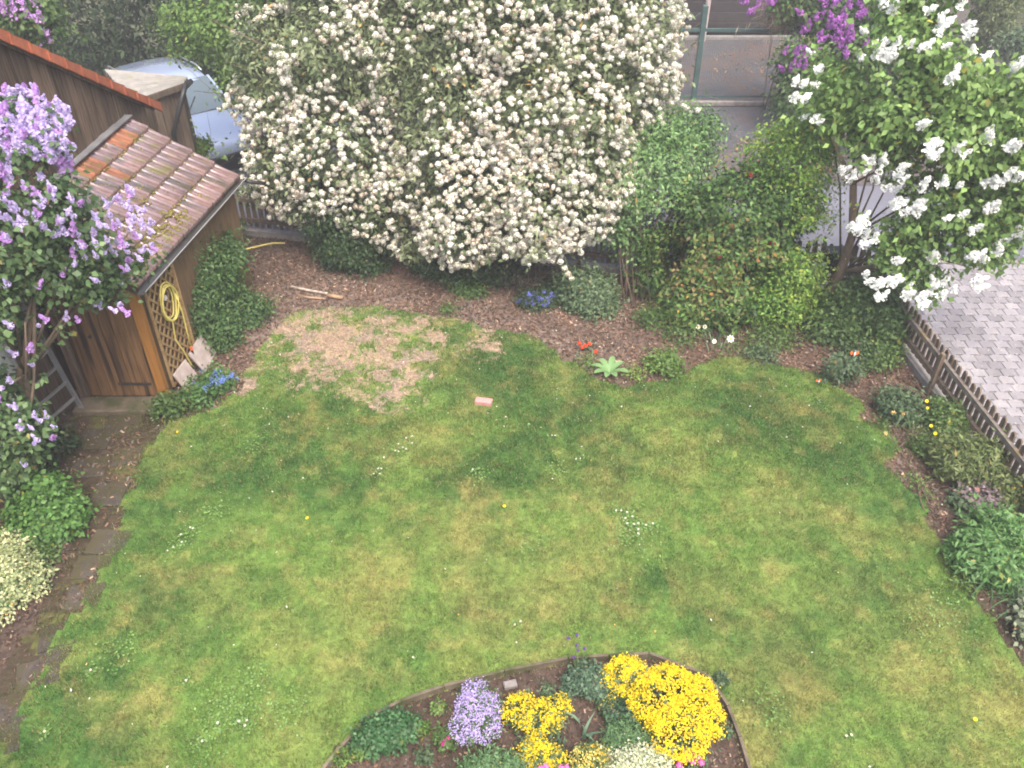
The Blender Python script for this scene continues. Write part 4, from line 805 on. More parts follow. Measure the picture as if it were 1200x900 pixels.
# verge board + tiles
for (ya, yb) in ((8.9, 12.72), (8.9, 5.2)):
    MB().bar((BX(ya) + .06, ya, gz(ya) - .07), (BX(yb) + .06, yb, gz(yb) - .07), .03, .13).build('verge_board', M_PLANK, barn, world=True)
tb_ = MB(); 
for sgn in (1, -1):
    n_ = 13; 
    for i in range(n_):
        ya = 8.9 + sgn * i * .30; yb = ya + sgn * .36; za, zb = gz(ya) + .0, gz(yb) + .035
        def tv(x0, x1, top=.03):
            vs = [(x0, ya, za), (x1, ya, za), (x1, yb, zb), (x0, yb, zb)]; return vs + [(a, b, c - .035) for a, b, c in vs]
        q = MB().add(tv(BX(ya) - .16, BX(ya) + .11), [(0, 1, 2, 3), (7, 6, 5, 4), (0, 4, 5, 1), (1, 5, 6, 2), (2, 6, 7, 3), (3, 7, 4, 0)])
        q.add([(BX(ya) + .11, ya, za - .005), (BX(ya) + .135, ya, za - .005), (BX(ya) + .135, yb, zb - .005), (BX(ya) + .11, yb, zb - .005)] + [(BX(ya) + .11, ya, za - .12), (BX(ya) + .135, ya, za - .12), (BX(ya) + .135, yb, zb - .15), (BX(ya) + .11, yb, zb - .15)], [(0, 1, 2, 3), (7, 6, 5, 4), (0, 4, 5, 1), (1, 5, 6, 2), (2, 6, 7, 3), (3, 7, 4, 0)])
        mid = Vector((BX(ya), ya, za)); o = link('verge_tile', q.mesh('verge_tile', mid), M_TERT, barn); o.location = mid - rootloc(barn)
        for j in range(24): tb_.add([(-5.95 - j * .2 - .19, ya, za - .01), (-5.95 - j * .2, ya, za + .01), (-5.95 - j * .2, yb, zb + .01), (-5.95 - j * .2 - .19, yb, zb - .01)], [(0, 1, 2, 3)])
tb_.build('roof_tile', M_TERT, barn, world=True, kind='stuff')
# white panel on barn wall and ladder
o = MB().box((-5.83, 7.55, 1.0), (.04, .85, 1.5), rz=-rad(4)).build('white_board', M_WHITE); tag(o, 'white board leaning on the barn wall behind the purple lilac', 'board')
ld = empty('ladder', G(62, 490), 'aluminium ladder leaning on the barn beside the shed door', 'ladder')
a0, a1 = np.array([-5.45, 8.38, 0.]), np.array([-5.62, 7.9, 0.]); b0_, b1_ = np.array([-5.72, 8.36, 2.2]), np.array([-5.78, 7.88, 2.2])
for (p, q) in ((a0, b0_), (a1, b1_)): MB().bar(p, q, .06, .025, (0, 1, 0)).build('rail', M_METAL, ld, world=True)
for k in range(1, 9): t = k / 9; MB().bar(a0 * (1 - t) + b0_ * t, a1 * (1 - t) + b1_ * t, .03, .03).build('rung', M_METAL, ld, world=True)
o = MB().box((-5.40, 8.40, .04), (.05, .08, .05), .3, ch=.008).build('clay_brick_piece', M_TERRA); tag(o, 'orange clay fragment on the path beside the ladder foot', 'brick')

# ------------------------------------------------------------------ small store behind the barn with grey sheet roof
st = empty('small_store', (-6.2, 13.4, 0), 'small plank store with a grey corrugated roof behind the shed', 'shed')
Q = [P(153, 119, 13.0)[0], P(216, 97, 14.0)[0], P(220, 92, 14.5)[0], P(122, 82, 14.0)[0]]   # roof corners: front, eave right, rear right, rear left
QA, QB = np.array([Q[0][0] + .02, Q[0][1] + .06]), np.array([Q[1][0] - .10, Q[1][1] + .0])
plank_run(QA, QB, 0, lambda t: Q[0][2] * (1 - t) + Q[1][2] * t - .05, 6, M_PLANKG, st, name='wall_plank', gap=.014)
plank_run(QB, (Q[2][0] - .1, Q[2][1]), 0, Q[1][2] - .08, 3, M_PLANKG, st, name='wall_plank')
plank_run((Q[2][0] - .1, Q[2][1]), (Q[3][0], Q[3][1]), 0, lambda t: Q[2][2] * (1 - t) + Q[3][2] * t - .06, 6, M_PLANKG, st, name='wall_plank')
plank_run((Q[3][0], Q[3][1]), QA, 0, lambda t: Q[3][2] * (1 - t) + Q[0][2] * t - .06, 5, M_PLANKG, st, name='wall_plank')
nr = 9
for i in range(nr):
    vs = []
    for (l0, l1) in ((Q[0], Q[3]), (Q[1], Q[2])):
        for k in range(5): s_ = (i + k / 4) / nr; vs.append(l0 * (1 - s_) + l1 * s_ + np.array([0, 0, .04 * math.sin(math.pi * k / 4) ** 2]))
    vs += [v - np.array([0, 0, .025]) for v in vs]
    MB().add(vs, [(k, k + 5, k + 6, k + 1) for k in range(4)] + [(10 + k, 11 + k, 16 + k, 15 + k) for k in range(4)] + [(k, k + 1, 11 + k, 10 + k) for k in range(4)] + [(5 + k, 15 + k, 16 + k, 6 + k) for k in range(4)]).build('roof_sheet', M_CORR, st, world=True)
z1 = np.array([0, 0, -.05])
MB().bar(Q[0] + z1, Q[1] + z1, .03, .085).build('fascia_board', M_PLANKG, st, world=True)
MB().tube([Q[1] + z1 + np.array([.02, -.03, 0]), Q[2] + z1 * 1.3 + np.array([.02, .05, 0])], .045, 8).build('gutter', M_BLACK, st, world=True)
MB().tube([Q[1] + z1 + np.array([.02, -.02, 0]), P(217, 101, 13.8)[0], P(213, 116, 13.65)[0], P(203, 156, 13.55)[0], (P(203, 156, 13.55)[0][0], 13.55, 0)], .04, 8).build('downpipe', M_BLACK, st, world=True, smooth=True)

# ------------------------------------------------------------------ fences
PK = None
def picket_mesh():
    w_, h, th = .072, .53, .020; pts = [(-w_ / 2, 0), (w_ / 2, 0), (w_ / 2, h - .04), (w_ * .33, h - .012), (0, h), (-w_ * .33, h - .012), (-w_ / 2, h - .04)]
    vs = [(x, -th / 2, z) for x, z in pts] + [(x, th / 2, z) for x, z in pts]; n = len(pts)
    return MB().add(vs, [tuple(range(n)), tuple(range(2 * n - 1, n - 1, -1))] + [(i, n + i, n + (i + 1) % n, (i + 1) % n) for i in range(n)]).mesh('picket')
PK = picket_mesh(); PK.materials.append(M_FENCE)
def fence(a, b, label, inside, posts=2.4, k=1.0):
    a, b = np.array(a, float), np.array(b, float); d = b - a; ln = np.linalg.norm(d); d /= ln; ang = math.atan2(d[1], d[0]); ins = np.array(inside)
    e = empty('picket_fence', (*a, 0), label, 'fence', 'picket fences round the garden')
    n = int(ln / .112)
    for i in range(n):
        p = a + d * (i + .5) * ln / n - ins * .032
        o = bpy.data.objects.new('picket', PK); COL.objects.link(o); o.parent = e; o.location = (*(p - a), .15 + rng.uniform(-.008, .008)); o.rotation_euler = (rng.normal(0, .012), rng.normal(0, .012), ang); o.scale = (1, 1, k * rng.uniform(.98, 1.02))
    for z in (.15 + .10 * k, .15 + .37 * k): MB().bar((*(a), z), (*(b), z), .045, .07).build('rail', M_RAIL if z > .4 and k == 1 else M_FENCE, e, world=True)
    MB().bar((*(a - ins * .02), .03), (*(b - ins * .02), .03), .12, .14).build('plinth', M_PLINTH, e, world=True)
    m = int(ln / posts) + 1
    for i in range(m + 1):
        p = a + d * ln * i / m + ins * .055; MB().box((*p, .08 + .26 * k), (.06, .05, .16 + .5 * k), ang, ch=.01).build('post', M_FENCE, e, world=True)
nb = np.array([-.206, -1.]) / math.hypot(.206, 1)
fence((-5.15, backY(-5.15)), (5.22, backY(5.22)), 'weathered brown picket fence along the back of the garden', nb, k=1.34)
fence((5.31, 10.98), (rightX(2.0), 2.0), 'weathered brown picket fence along the right side beside the pavers', (-.997, -.08))
# mailbox hanging on the fence
mpos, _ = P(977, 300, 11.1)
mbx_ = empty('mailbox', mpos - np.array([0, 0, .08]), 'black metal mailbox mounted on the picket fence behind the lilac trunk', 'mailbox')
MB().box((0, .02, .08), (.26, .10, .17), ch=.01).build('body', M_BLACK, mbx_)
MB().bar((-.14, -.02, .19), (.14, -.02, .19), .16, .012, (0, -.3, 1)).build('lid', M_BLACK, mbx_)
MB().box((0, .02, -.10), (.09, .05, .22)).build('bracket', M_BLACK, mbx_)

# ------------------------------------------------------------------ street pavers (interlocking)
pv = empty('paved_forecourt', (7, 9, -.03), 'pinkish grey interlocking paving beyond the right fence', 'paving'); del pv['category']; pv['kind'] = 'structure'
def paver_mesh(half=False):
    # double-T outline, 0.2 wide (x) by 0.165 deep (y)
    o = [(-.098, -.080), (-.055, -.080), (-.035, -.062), (.035, -.062), (.055, -.080), (.098, -.080), (.098, .080), (.055, .080), (.035, .098), (-.035, .098), (-.055, .080), (-.098, .080)]
    n = len(o); vs = [(x, y, -.03) for x, y in o] + [(x, y, -.006) for x, y in o] + [(x * .95, (y - .009) * .95 + .009, 0) for x, y in o]
    fs = [(i, (i + 1) % n, n + (i + 1) % n, n + i) for i in range(n)] + [(n + i, n + (i + 1) % n, 2 * n + (i + 1) % n, 2 * n + i) for i in range(n)] + [tuple(2 * n + i for i in range(n))]
    return np.array(vs), fs
PV, PF = paver_mesh(); pm = bpy.data.meshes.new('paver'); pm.from_pydata([tuple(v) for v in PV], [], PF); pm.materials.append(M_PAVER)
cand = []; j = 0; y = 1.6
arot = rad(-4.5)
while y < 12.1:
    x = 5.3 + (.1 if j % 2 else 0)
    while x < 13.9:
        if x > rightX(y) + .17: cand.append((x, y))
        x += .2015
    y += .1655; j += 1
cand = np.array(cand)
# screen position to pick those that show
def proj(p):
    d = p - CAMP; zf = d[:, 1] * cp - d[:, 2] * sp; yy = d[:, 1] * sp + d[:, 2] * cp; return 600 + FPX * d[:, 0] / zf, 450 - FPX * yy / zf, zf
sx_, sy_, zf = proj(np.concatenate([cand, np.zeros((len(cand), 1))], 1)); vis = (sx_ < 1205) & (sy_ > 290) & (sx_ > 1050)
score = np.where(vis, 1 / zf, 0); order = np.argsort(-score); np_part = min(300, int(vis.sum())); mbp = MB()
for jn, i in enumerate(order):
    x, y = cand[i]; dz = rng.uniform(-.003, .003)
    if jn < np_part:
        o = bpy.data.objects.new('paver', pm); COL.objects.link(o); o.parent = pv; o.location = Vector((x, y, -.008 + dz)) - pv.location; o.rotation_euler = (rng.normal(0, .006), rng.normal(0, .006), rng.normal(0, .01))
    elif x < 11.5 or y > 9: mbp.add(PV + np.array([x, y, -.008 + dz]), PF)
mbp.build('paver', M_PAVER, pv, world=True, kind='stuff')
for i in range(30): MB().box((5.9 + i * .5, 12.2, -.03), (.49, .08, .06), ch=.006).build('kerb_stone', M_PLINTH, pv, world=True)
M_ASPH2 = M_ASPH

# ------------------------------------------------------------------ beyond the road: kerbs, mesh gate, garage, pole
kb = empty('kerb', (5, 19.3, -.02), 'pale kerb stones under the green mesh fence', 'kerb'); del kb['category']; kb['kind'] = 'structure'
for i in range(14): MB().box((-.5 + i * 1.01, 19.33, .02), (1.0, .12, .09), ch=.01).build('kerb_stone', M_PLINTH, kb, world=True)
for i in range(14): MB().box((-.5 + i * 1.01, 24.3, .03), (1.0, .12, .10), ch=.01).build('kerb_stone', M_PLINTH, kb, world=True)
gf = empty('mesh_gate', (4.14, 19.42, 0), 'green steel post and wire mesh gate across the paved courtyard', 'gate')
MB().box((4.14, 19.42, 1.05), (.11, .11, 2.1), ch=.01).build('post', M_GREENM, gf, world=True)
MB().box((8.4, 19.42, 1.05), (.11, .11, 2.1), ch=.01).build('post', M_GREENM, gf, world=True)
MB().box((.6, 19.42, 1.05), (.11, .11, 2.1), ch=.01).build('post', M_GREENM, gf, world=True)
MB().bar((.6, 19.42, 1.62), (8.4, 19.42, 1.56), .06, .06).build('top_rail', M_GREENM, gf, world=True)
MB().bar((.6, 19.42, .14), (8.4, 19.42, .14), .04, .04).build('bottom_rail', M_GREENM, gf, world=True)
wr = MB()
for i in range(155): x = .65 + i * .05; wr.bar((x, 19.42, .14), (x, 19.42, 1.6), .003, .003, (0, 1, 0))
for i in range(29): z = .16 + i * .05; wr.bar((.6, 19.42, z), (8.4, 19.42, z), .0022, .0022)
wr.build('wire_mesh', M_GREENM, gf, world=True, kind='stuff')
MB().bar((3.0, 19.42, 1.2), (4.14, 19.42, 2.0), .02, .02, (0, 1, 0)).build('brace', M_GREENM, gf, world=True)
pq = P(826, 30, 24.1)[0]; o = MB().tube([(pq[0], 24.1, 0), (pq[0] + .03, 24.1, 3.2)], .07, 12).build('pole', M_PINKP); tag(o, 'pinkish grey pole just behind the green gate post', 'pole')
ga = empty('garage', (7, 25, 0), 'garage with a dark brown panelled door beyond the courtyard', 'garage')
MB().box((7, 27.4, 1.5), (12, 5, 3.0)).build('wall', M_PLINTH, ga, world=True)
MB().box((7, 27.4, 3.08), (12.6, 5.6, .16)).build('roof', M_GARAGE, ga, world=True)
gd = MB().box((6.6, 24.88, 1.25), (6.4, .06, 2.5)).build('door', M_GARAGE, ga, world=True)
for i in range(9): MB().box((6.6, 24.84, .15 + i * .27), (6.3, .03, .25), ch=.004).build('door_panel', M_GARAGE, gd, world=True)

# far planting
def leafwall(name, label, cat, lobes, base, pal, tips, **kw): return bush(name, label, cat, lobes, base, pal, tips, **kw)
def lobesW(*a): return [(np.array(c, float), np.array(r, float)) for c, r in a]
bush('conifer_hedge', 'tall dark conifer hedge behind the parked car', 'hedge', lobesW(((-14.5, 21, 1.8), (2.2, 1.2, 2.4)), ((-12, 20.8, 1.9), (2.0, 1.3, 2.5)), ((-10, 20.6, 1.9), (1.7, 1.2, 2.5)), ((-8.2, 20.6, 1.7), (1.5, 1.2, 2.4)), ((-6.5, 20.8, 1.6), (1.5, 1.2, 2.2)), ((-17, 21, 2), (2, 1.2, 2.6))), (-10, 20.8, 0), [(.010, .024, .007), (.020, .042, .012), (.036, .066, .02)], 4600, per=11, ln=.16, wd=.05, sig=.14, seed=81, stemr=.06, nst=8, bump=.08)
bush('conifer_hedge', 'dark hedge behind the mesh gate, left of the garage', 'hedge', lobesW(((1.5, 23, 1.2), (2.0, 1, 1.6)), ((-1.5, 22.6, 1.3), (2.2, 1, 1.7))), (0, 23, 0), [(.018, .035, .014), (.03, .055, .02), (.05, .08, .03)], 900, per=10, ln=.14, wd=.05, sig=.13, seed=82, stemr=.05, nst=4)
e, tp, tn = bush('fresh_green_bush', 'loose bright green bush between the parked car and the snowball bush', 'bush', [L(268, 38, 14.6, 46, 34), L(228, 52, 14.9, 24, 18), L(288, 98, 14.2, 26, 34), L(300, 20, 14.8, 50, 40), L(235, 20, 15.0, 36, 30), L(330, -20, 15, 60, 40)], (-4.6, 14.6, 0), 'bright', 1150, per=11, ln=.075, wd=.045, sig=.13, seed=83, stemr=.02, nst=14, gap=-.1, bump=.3)
e, tp, tn = bush('climbing_shrub', 'thin leafy sprays hanging by the black downpipe', 'shrub', [L(228, 168, 14.2, 14, 12), L(262, 185, 13.8, 14, 12)], G(270, 230), 'bright', 160, per=9, ln=.06, wd=.04, seed=84, gap=-.3)
# purple lilacs far away
e, tp, tn = bush('far_lilac', 'deep purple lilac bush beyond the road at the top right', 'bush', [L(985, 30, 18.2, 42, 40), L(945, 75, 17.9, 34, 34), L(940, 115, 17.6, 32, 36), L(1000, 75, 17.9, 35, 35), L(960, 0, 18.6, 60, 30), L(1040, 40, 18.4, 40, 50)], (7.6, 17.7, 0), 'mid', 1700, per=10, ln=.09, wd=.06, sig=.12, seed=85, stemr=.05, nst=8, gap=-.7)
FLL = [L(985, 30, 18.2, 42, 40), L(945, 75, 17.9, 34, 34), L(960, 0, 18.6, 60, 30), L(1000, 75, 17.9, 35, 35)]
dtm = [panicle_template(s, (.30, .08, .38), (.48, .18, .56), 130, .30, .8) for s in (91, 92)]
pos = []; sz = []
for (px, py) in [(880, 8), (895, 14), (877, 2), (895, 3), (905, 0), (945, 27), (948, 35), (940, 38), (935, 42), (950, 22), (970, 30), (975, 40), (978, 28), (985, 32), (975, 10), (980, 2), (990, 48), (980, 50), (995, 45), (1003, 50), (985, 55), (988, 58), (925, 70), (940, 68), (938, 75), (943, 64), (935, 80), (925, 90), (1005, 12), (1000, 20), (960, 3), (955, 0), (1015, 20), (1010, 5), (930, 35), (955, 53), (945, 72), (900, 8)]:
    
    for q in range(2): pos.append(front_hit(px + rng.normal() * 5, py + rng.normal() * 5, FLL, 18.7)); sz.append(rng.uniform(.18, .30))
scatter(e, 'flower_cluster', dtm, np.array(pos), np.array([[rng.normal() * .5, -.3, .9] for _ in pos]), np.array(sz))
FL2 = [L(25, 5, 14.4, 40, 34), L(50, 30, 14.2, 20, 18), L(-10, -10, 14.6, 50, 40)]
e, tp, tn = bush('lilac_behind_barn', 'purple lilac showing over the red verge tiles of the barn', 'bush', FL2, (-8.6, 14.5, 0), 'mid', 600, per=11, ln=.08, wd=.055, sig=.1, seed=86, stemr=.04, nst=6, gap=-.7)
dtm = [panicle_template(s, (.38, .20, .52), (.58, .38, .70), 90, .34) for s in (94, 95)]
pos = [front_hit(px, py, FL2, 15.2) for (px, py) in [(5, 5), (15, 8), (25, 3), (20, 15), (32, 20), (10, 18), (48, 26), (58, 40), (60, 48), (28, 12), (8, 0), (40, 22), (18, 22), (45, 8), (52, 52), (3, 14)]]
scatter(e, 'flower_cluster', dtm, np.array(pos), np.array([[rng.normal() * .4, -.2, .9] for _ in pos]), rng.uniform(.16, .24, len(pos)))
bush('conifer_column', 'columnar yellow green conifer at the top right', 'tree', [L(1168, 10, 23, 22, 48), L(1166, -30, 23.2, 22, 40)], (13.6, 23, 0), 'olive', 1300, per=9, ln=.10, wd=.035, sig=.10, seed=87, stemr=.05, nst=3, bump=.05)
bush('round_box_bush', 'grey green rounded bush below the white house wall', 'bush', [L(1190, 52, 21.5, 20, 16), L(1210, 45, 21.5, 20, 20)], (13, 21.5, 0), 'blue', 500, per=9, ln=.08, wd=.04, sig=.09, seed=88, stemr=.03, nst=3)
bush('pampas_clump', 'pale straw coloured ornamental grass beside the far purple lilac', 'plant', [L(918, 12, 18.9, 22, 16)], (6.0, 19, 0), [(.2, .16, .12), (.3, .26, .2), (.3, .24, .1)], 260, per=8, ln=.22, wd=.012, sig=.1, seed=89, nst=3)
ho_ = empty('white_house', (19, 27, 0), 'white rendered house just showing at the top right corner', 'house')
MB().box((21, 29, 3), (9, 8, 6)).build('wall', M_WHITE, ho_, world=True)
MB().box((21, 29, 6.1), (9.8, 8.8, .25)).build('roof', M_TERT, ho_, world=True)
for i in range(3): w0 = MB().box((18.2 + i * 2.6, 24.97, 2.2), (1.2, .08, 1.3)).build('window', M_BLACK, ho_, world=True); MB().box((18.2 + i * 2.6, 24.93, 1.5), (1.4, .16, .06)).build('sill', M_PLINTH, w0, world=True)
o = MB().box((12.6, 23.6, 1.4), (.34, .34, 2.8), ch=.02).build('gate_pillar', M_WHITE); tag(o, 'pale gate pillar left of the columnar conifer', 'pillar')

# ------------------------------------------------------------------ parked car
M_CAR = mat('silver_blue_paint', (.30, .36, .50), (.31, .37, .51), .25, 2, (1, 1, 1), 0, 0, .5, coat=.7, metal=.35)
M_GLASS = mat('tinted_glass', (.07, .10, .12), (.08, .11, .13), .08, 2, (1, 1, 1), 0, 0, .9)
M_TYRE = mat('tyre_rubber', (.015, .015, .015), (.03, .03, .03), .8, 20, (1, 1, 1), .3, 0)
M_LAMP = mat('headlamp_glass', (.45, .47, .5), (.55, .57, .6), .1, 8, (1, 1, 1), .1, 0, .8)
car = empty('parked_car', (-6.75, 16.9, 0), 'silver blue car parked behind the small store, its bonnet towards the garden', 'car', rz=math.atan2(-.75, .66))
def loft(secs, close=True, cap=True):
    """secs: list of rings (same length)"""
    n = len(secs[0]); mbq = MB(); fs = []
    for i in range(len(secs) - 1):
        for k in range(n if close else n - 1): fs.append((i * n + k, i * n + (k + 1) % n, (i + 1) * n + (k + 1) % n, (i + 1) * n + k))
    if cap: fs += [tuple(range(n))[::-1], tuple((len(secs) - 1) * n + k for k in range(n))]
    return mbq.add([p for s in secs for p in s], fs)
def body_ring(x, w_, zb, zt, crown):   # half-width w_, bottom zb, shoulder zt, centre crown
    pts = [(-1, zb), (-1.0, (zb + zt) / 2), (-.97, zt - .05), (-.90, zt), (-.5, zt + crown * .75), (0, zt + crown), (.5, zt + crown * .75), (.90, zt), (.97, zt - .05), (1.0, (zb + zt) / 2), (1, zb)]
    return [(x, a * w_, z) for a, z in pts]
stn = [(-2.12, .66, .38, .72, .05), (-2.02, .78, .28, .86, .06), (-1.6, .86, .22, .93, .05), (-.8, .88, .20, .95, .03), (.2, .88, .20, .95, .03), (.85, .88, .20, .93, .05), (1.3, .87, .20, .86, .07), (1.75, .82, .22, .76, .07), (2.0, .72, .28, .64, .05), (2.12, .58, .36, .52, .04)]
body = loft([body_ring(*s) for s in stn]).build('body', M_CAR, car, smooth=True)
sub = body.modifiers.new('s', 'SUBSURF'); sub.levels = 1; sub.render_levels = 1
def cab(x, w_, zt): return [(x, -w_, .93), (x, -w_ * .97, (.93 + zt) / 2), (x, -w_ * .86, zt - .03), (x, -w_ * .5, zt), (x, 0, zt + .015), (x, w_ * .5, zt), (x, w_ * .86, zt - .03), (x, w_ * .97, (.93 + zt) / 2), (x, w_, .93)]
roof = loft([cab(-1.75, .78, 1.02), cab(-1.35, .76, 1.38), cab(-.6, .76, 1.47), (cab(-.05, .76, 1.46)), cab(.35, .77, 1.36)]).build('roof', M_CAR, car, smooth=True)
# windscreen with depth
ws = MB(); a = [(.30, -.66, 1.375), (.30, .66, 1.375), (1.02, .74, .965), (1.02, -.74, .965)]; ws.add(a + [(x - .03, y, z - .03) for x, y, z in a], [(0, 3, 2, 1), (4, 5, 6, 7), (0, 1, 5, 4), (1, 2, 6, 5), (2, 3, 7, 6), (3, 0, 4, 7)]); ws.build('windscreen', M_GLASS, car)
for s in (-1, 1):
    a = [(-1.2, s * .775, .98), (.75, s * .785, .98), (.25, s * .70, 1.32), (-1.0, s * .69, 1.34)]; MB().add(a + [(x, y - s * .03, z) for x, y, z in a], [(0, 1, 2, 3), (7, 6, 5, 4), (0, 4, 5, 1), (1, 5, 6, 2), (2, 6, 7, 3), (3, 7, 4, 0)]).build('side_window', M_GLASS, car)
    MB().bar((.32, s * .68, 1.37), (1.04, s * .76, .95), .05, .05).build('windscreen_pillar', M_CAR, car)
    MB().tube([(-1.3, s * .66, 1.40), (-1.2, s * .66, 1.47), (-.1, s * .66, 1.50), (.15, s * .66, 1.44)], .018, 8).build('roof_rail', M_METAL, car, smooth=True)
    MB().box((.70, s * .96, 1.0), (.12, .18, .12), ch=.03).build('mirror', M_CAR, car)
    MB().add([(2.02, s * .45, .62), (1.95, s * .72, .66), (1.72, s * .80, .74), (1.80, s * .50, .76), (2.07, s * .45, .52), (1.99, s * .72, .54), (1.76, s * .84, .62), (1.80, s * .50, .60)], [(0, 1, 2, 3), (7, 6, 5, 4), (0, 4, 5, 1), (1, 5, 6, 2), (2, 6, 7, 3), (3, 7, 4, 0)]).build('headlight', M_LAMP, car)
    MB().tube([(1.03, s * .10 - .25, .985), (.7, s * .10 + .1, 1.17)], .008, 6).build('wiper', M_BLACK, car)
    for x in (-1.35, 1.35):
        wh = bpy.data.objects.new('wheel', None); COL.objects.link(wh); wh.parent = car; wh.location = (x, s * .80, .31)
        MB().disc_lathe([(.20, -.1), (.29, -.1), (.31, -.07), (.31, .07), (.29, .1), (.20, .1)], 20, (0, 0, 0), 'Y').build('tyre', M_TYRE, wh); MB().disc_lathe([(.05, -.105), (.19, -.103), (.19, .103), (.05, .105)], 16, (0, 0, 0), 'Y').build('rim', M_METAL, wh)
MB().box((2.12, 0, .42), (.05, .9, .14), ch=.02).build('grille', M_BLACK, car)

# ------------------------------------------------------------------ ivy / shrubs along the shed, left bed
bush('ivy_bush', 'dense dark green bush climbing the side wall of the tiled shed', 'bush', [L(240, 330, 10.4, 30, 52), L(262, 300, 10.9, 26, 32), L(280, 370, 10.5, 42, 30), L(250, 390, 9.9, 32, 32), L(235, 290, 10.8, 20, 20), L(235, 360, 10.0, 22, 40)], G(258, 425), [(.022, .055, .016), (.045, .10, .028), (.08, .155, .045)], 1900, per=12, ln=.05, wd=.028, sig=.07, seed=101, bump=.14)
bush('rose_sucker', 'small leafy sprig growing beside the shed gutter end', 'plant', [B(280, 282, .14, .45)], G(280, 282), 'mid', 60, per=9, ln=.04, wd=.025, seed=102, gap=-.3, nst=4)
e, tp, tn = bush('forget_me_not_clump', 'green clump topped with bright blue forget-me-nots by the shed corner', 'plant', [B(240, 468, .20, .26), B(258, 455, .16, .26)], G(245, 472), [(.04, .10, .025), (.08, .17, .045), (.12, .22, .07)], 260, per=12, ln=.045, wd=.028, seed=103, nst=4)
c0_ = G(256, 463) + np.array([0, 0, .27]); n = 620; pp = np.repeat(c0_ + rng.normal(size=(40, 3)) * np.array([.13, .10, .03]), 16, 0) + rng.normal(size=(640, 3)) * .015; petals(e, pp, unit(rng.normal(size=pp.shape) * .5 + np.array([0, -.2, 1])), .014, (.10, .18, .60), (.22, .32, .75))
bush('leafy_clump', 'low round green clump at the foot of the orange shed post', 'plant', [B(200, 484, .15, .20)], G(200, 484), 'mid', 130, per=12, ln=.045, wd=.03, seed=104, nst=3)
bush('hydrangea_bush', 'leafy green bush left of the garden path', 'bush', [L(52, 612, 6.35, 40, 34), L(30, 640, 6.2, 32, 30), L(75, 600, 6.5, 22, 20), L(45, 575, 6.6, 25, 18)], G(45, 672), [(.035, .09, .02), (.07, .16, .035), (.12, .24, .06)], 720, per=12, ln=.055, wd=.04, sig=.06, seed=105)
bush('dark_ground_shrub', 'dark green low shrub below the lilac at the ladder foot', 'shrub', [L(60, 520, 7.6, 22, 18), L(35, 560, 7.0, 28, 16)], G(58, 548), 'dark', 260, per=11, ln=.05, wd=.035, seed=106)
bush('euonymus', 'cream and green variegated bush at the left edge', 'bush', [L(15, 690, 5.6, 40, 50), L(0, 740, 5.2, 35, 36), L(30, 735, 5.4, 22, 24), L(5, 650, 5.9, 28, 26)], G(0, 800), [(.07, .13, .05), (.30, .36, .17), (.50, .52, .28), (.58, .58, .36)], 900, per=12, ln=.034, wd=.022, sig=.045, seed=107)
bush('vine_clump', 'dark leafy clump beside the path under the variegated bush', 'plant', [L(62, 690, 5.7, 16, 18), L(45, 660, 5.95, 20, 18)], G(60, 712), 'mid', 160, per=11, ln=.045, wd=.03, seed=108, nst=4)
o = MB().tube([G(10, 545, .3), G(22, 565, .22), G(30, 585, .05)], .014, 7).build('bamboo_cane', M_HOSE); tag(o, 'short yellow cane sticking out of the left bed', 'cane')
o = MB().tube([G(288, 292, .03), G(305, 288, .03), G(320, 285, .05), G(334, 285, .03)], .016, 7).build('yellow_tube', M_HOSE); tag(o, 'yellow tube lying on mulch near the back fence', 'hose')
for (a_, b_, r, m_, lab) in (((342, 338), (384, 346), .022, M_SILVB, 'pale peeling branch lying on mulch, longest of the wood pieces'), ((350, 348), (382, 352), .018, M_SAW, 'thin brown stick just in front of the pale peeling branch'), ((384, 349), (402, 352), .035, M_SAW, 'short split log right of the pale peeling branch')):
    p, q = G(*a_), G(*b_); p[2] = q[2] = r + .01; o = MB().tube([p, p * .6 + q * .4 + rng.normal(size=3) * .008, q], [r, r * .95, r * .8], 9).build('branch_piece', m_, smooth=True); tag(o, lab, 'branch', 'wood pieces lying on the mulch')
# path slabs (dark, sunk) as parts of the path
gp = empty('garden_path', (*G(120, 600)[:2], 0), 'sunken dark slabs along the left edge of the lawn', 'path'); del gp['category']; gp['kind'] = 'structure'
for (px, py, w_, d_, a_) in [(145, 496, .42, .36, .1), (112, 515, .40, .38, .0), (148, 535, .34, .30, .15), (105, 548, .42, .34, .1), (128, 580, .36, .36, .05), (128, 636, .40, .34, -.05), (108, 665, .36, .30, .05), (125, 690, .30, .26, .2), (98, 700, .36, .32, .1), (70, 745, .36, .32, .3), (92, 735, .30, .26, .25), (45, 790, .38, .32, .35), (22, 830, .38, .34, .4), (-5, 870, .40, .34, .4), (65, 775, .3, .26, .3)]:
    c = G(px, py); o = MB().box((0, 0, 0), (w_, d_, .04), 0, ch=.006).build('slab', M_SLATE, gp); o.location = Vector(c) - gp.location + Vector((0, 0, -.002)); o.rotation_euler = (rng.normal(0, .015), rng.normal(0, .015), a_)
# terracotta pot cut by the lower left corner
po = empty('flower_pot', (-4.48, 3.72, 0), 'orange terracotta pot cut off by the lower left corner', 'pot')
MB().disc_lathe([(.07, 0), (.10, .16), (.12, .16), (.12, .20), (.105, .20), (.095, .17)], 24).build('pot_body', M_TERRA, po, smooth=False)
MB().disc_lathe([(.001, .165), (.094, .165), (.094, .155), (.001, .155)], 20).build('pot_soil', M_SLATE, po)

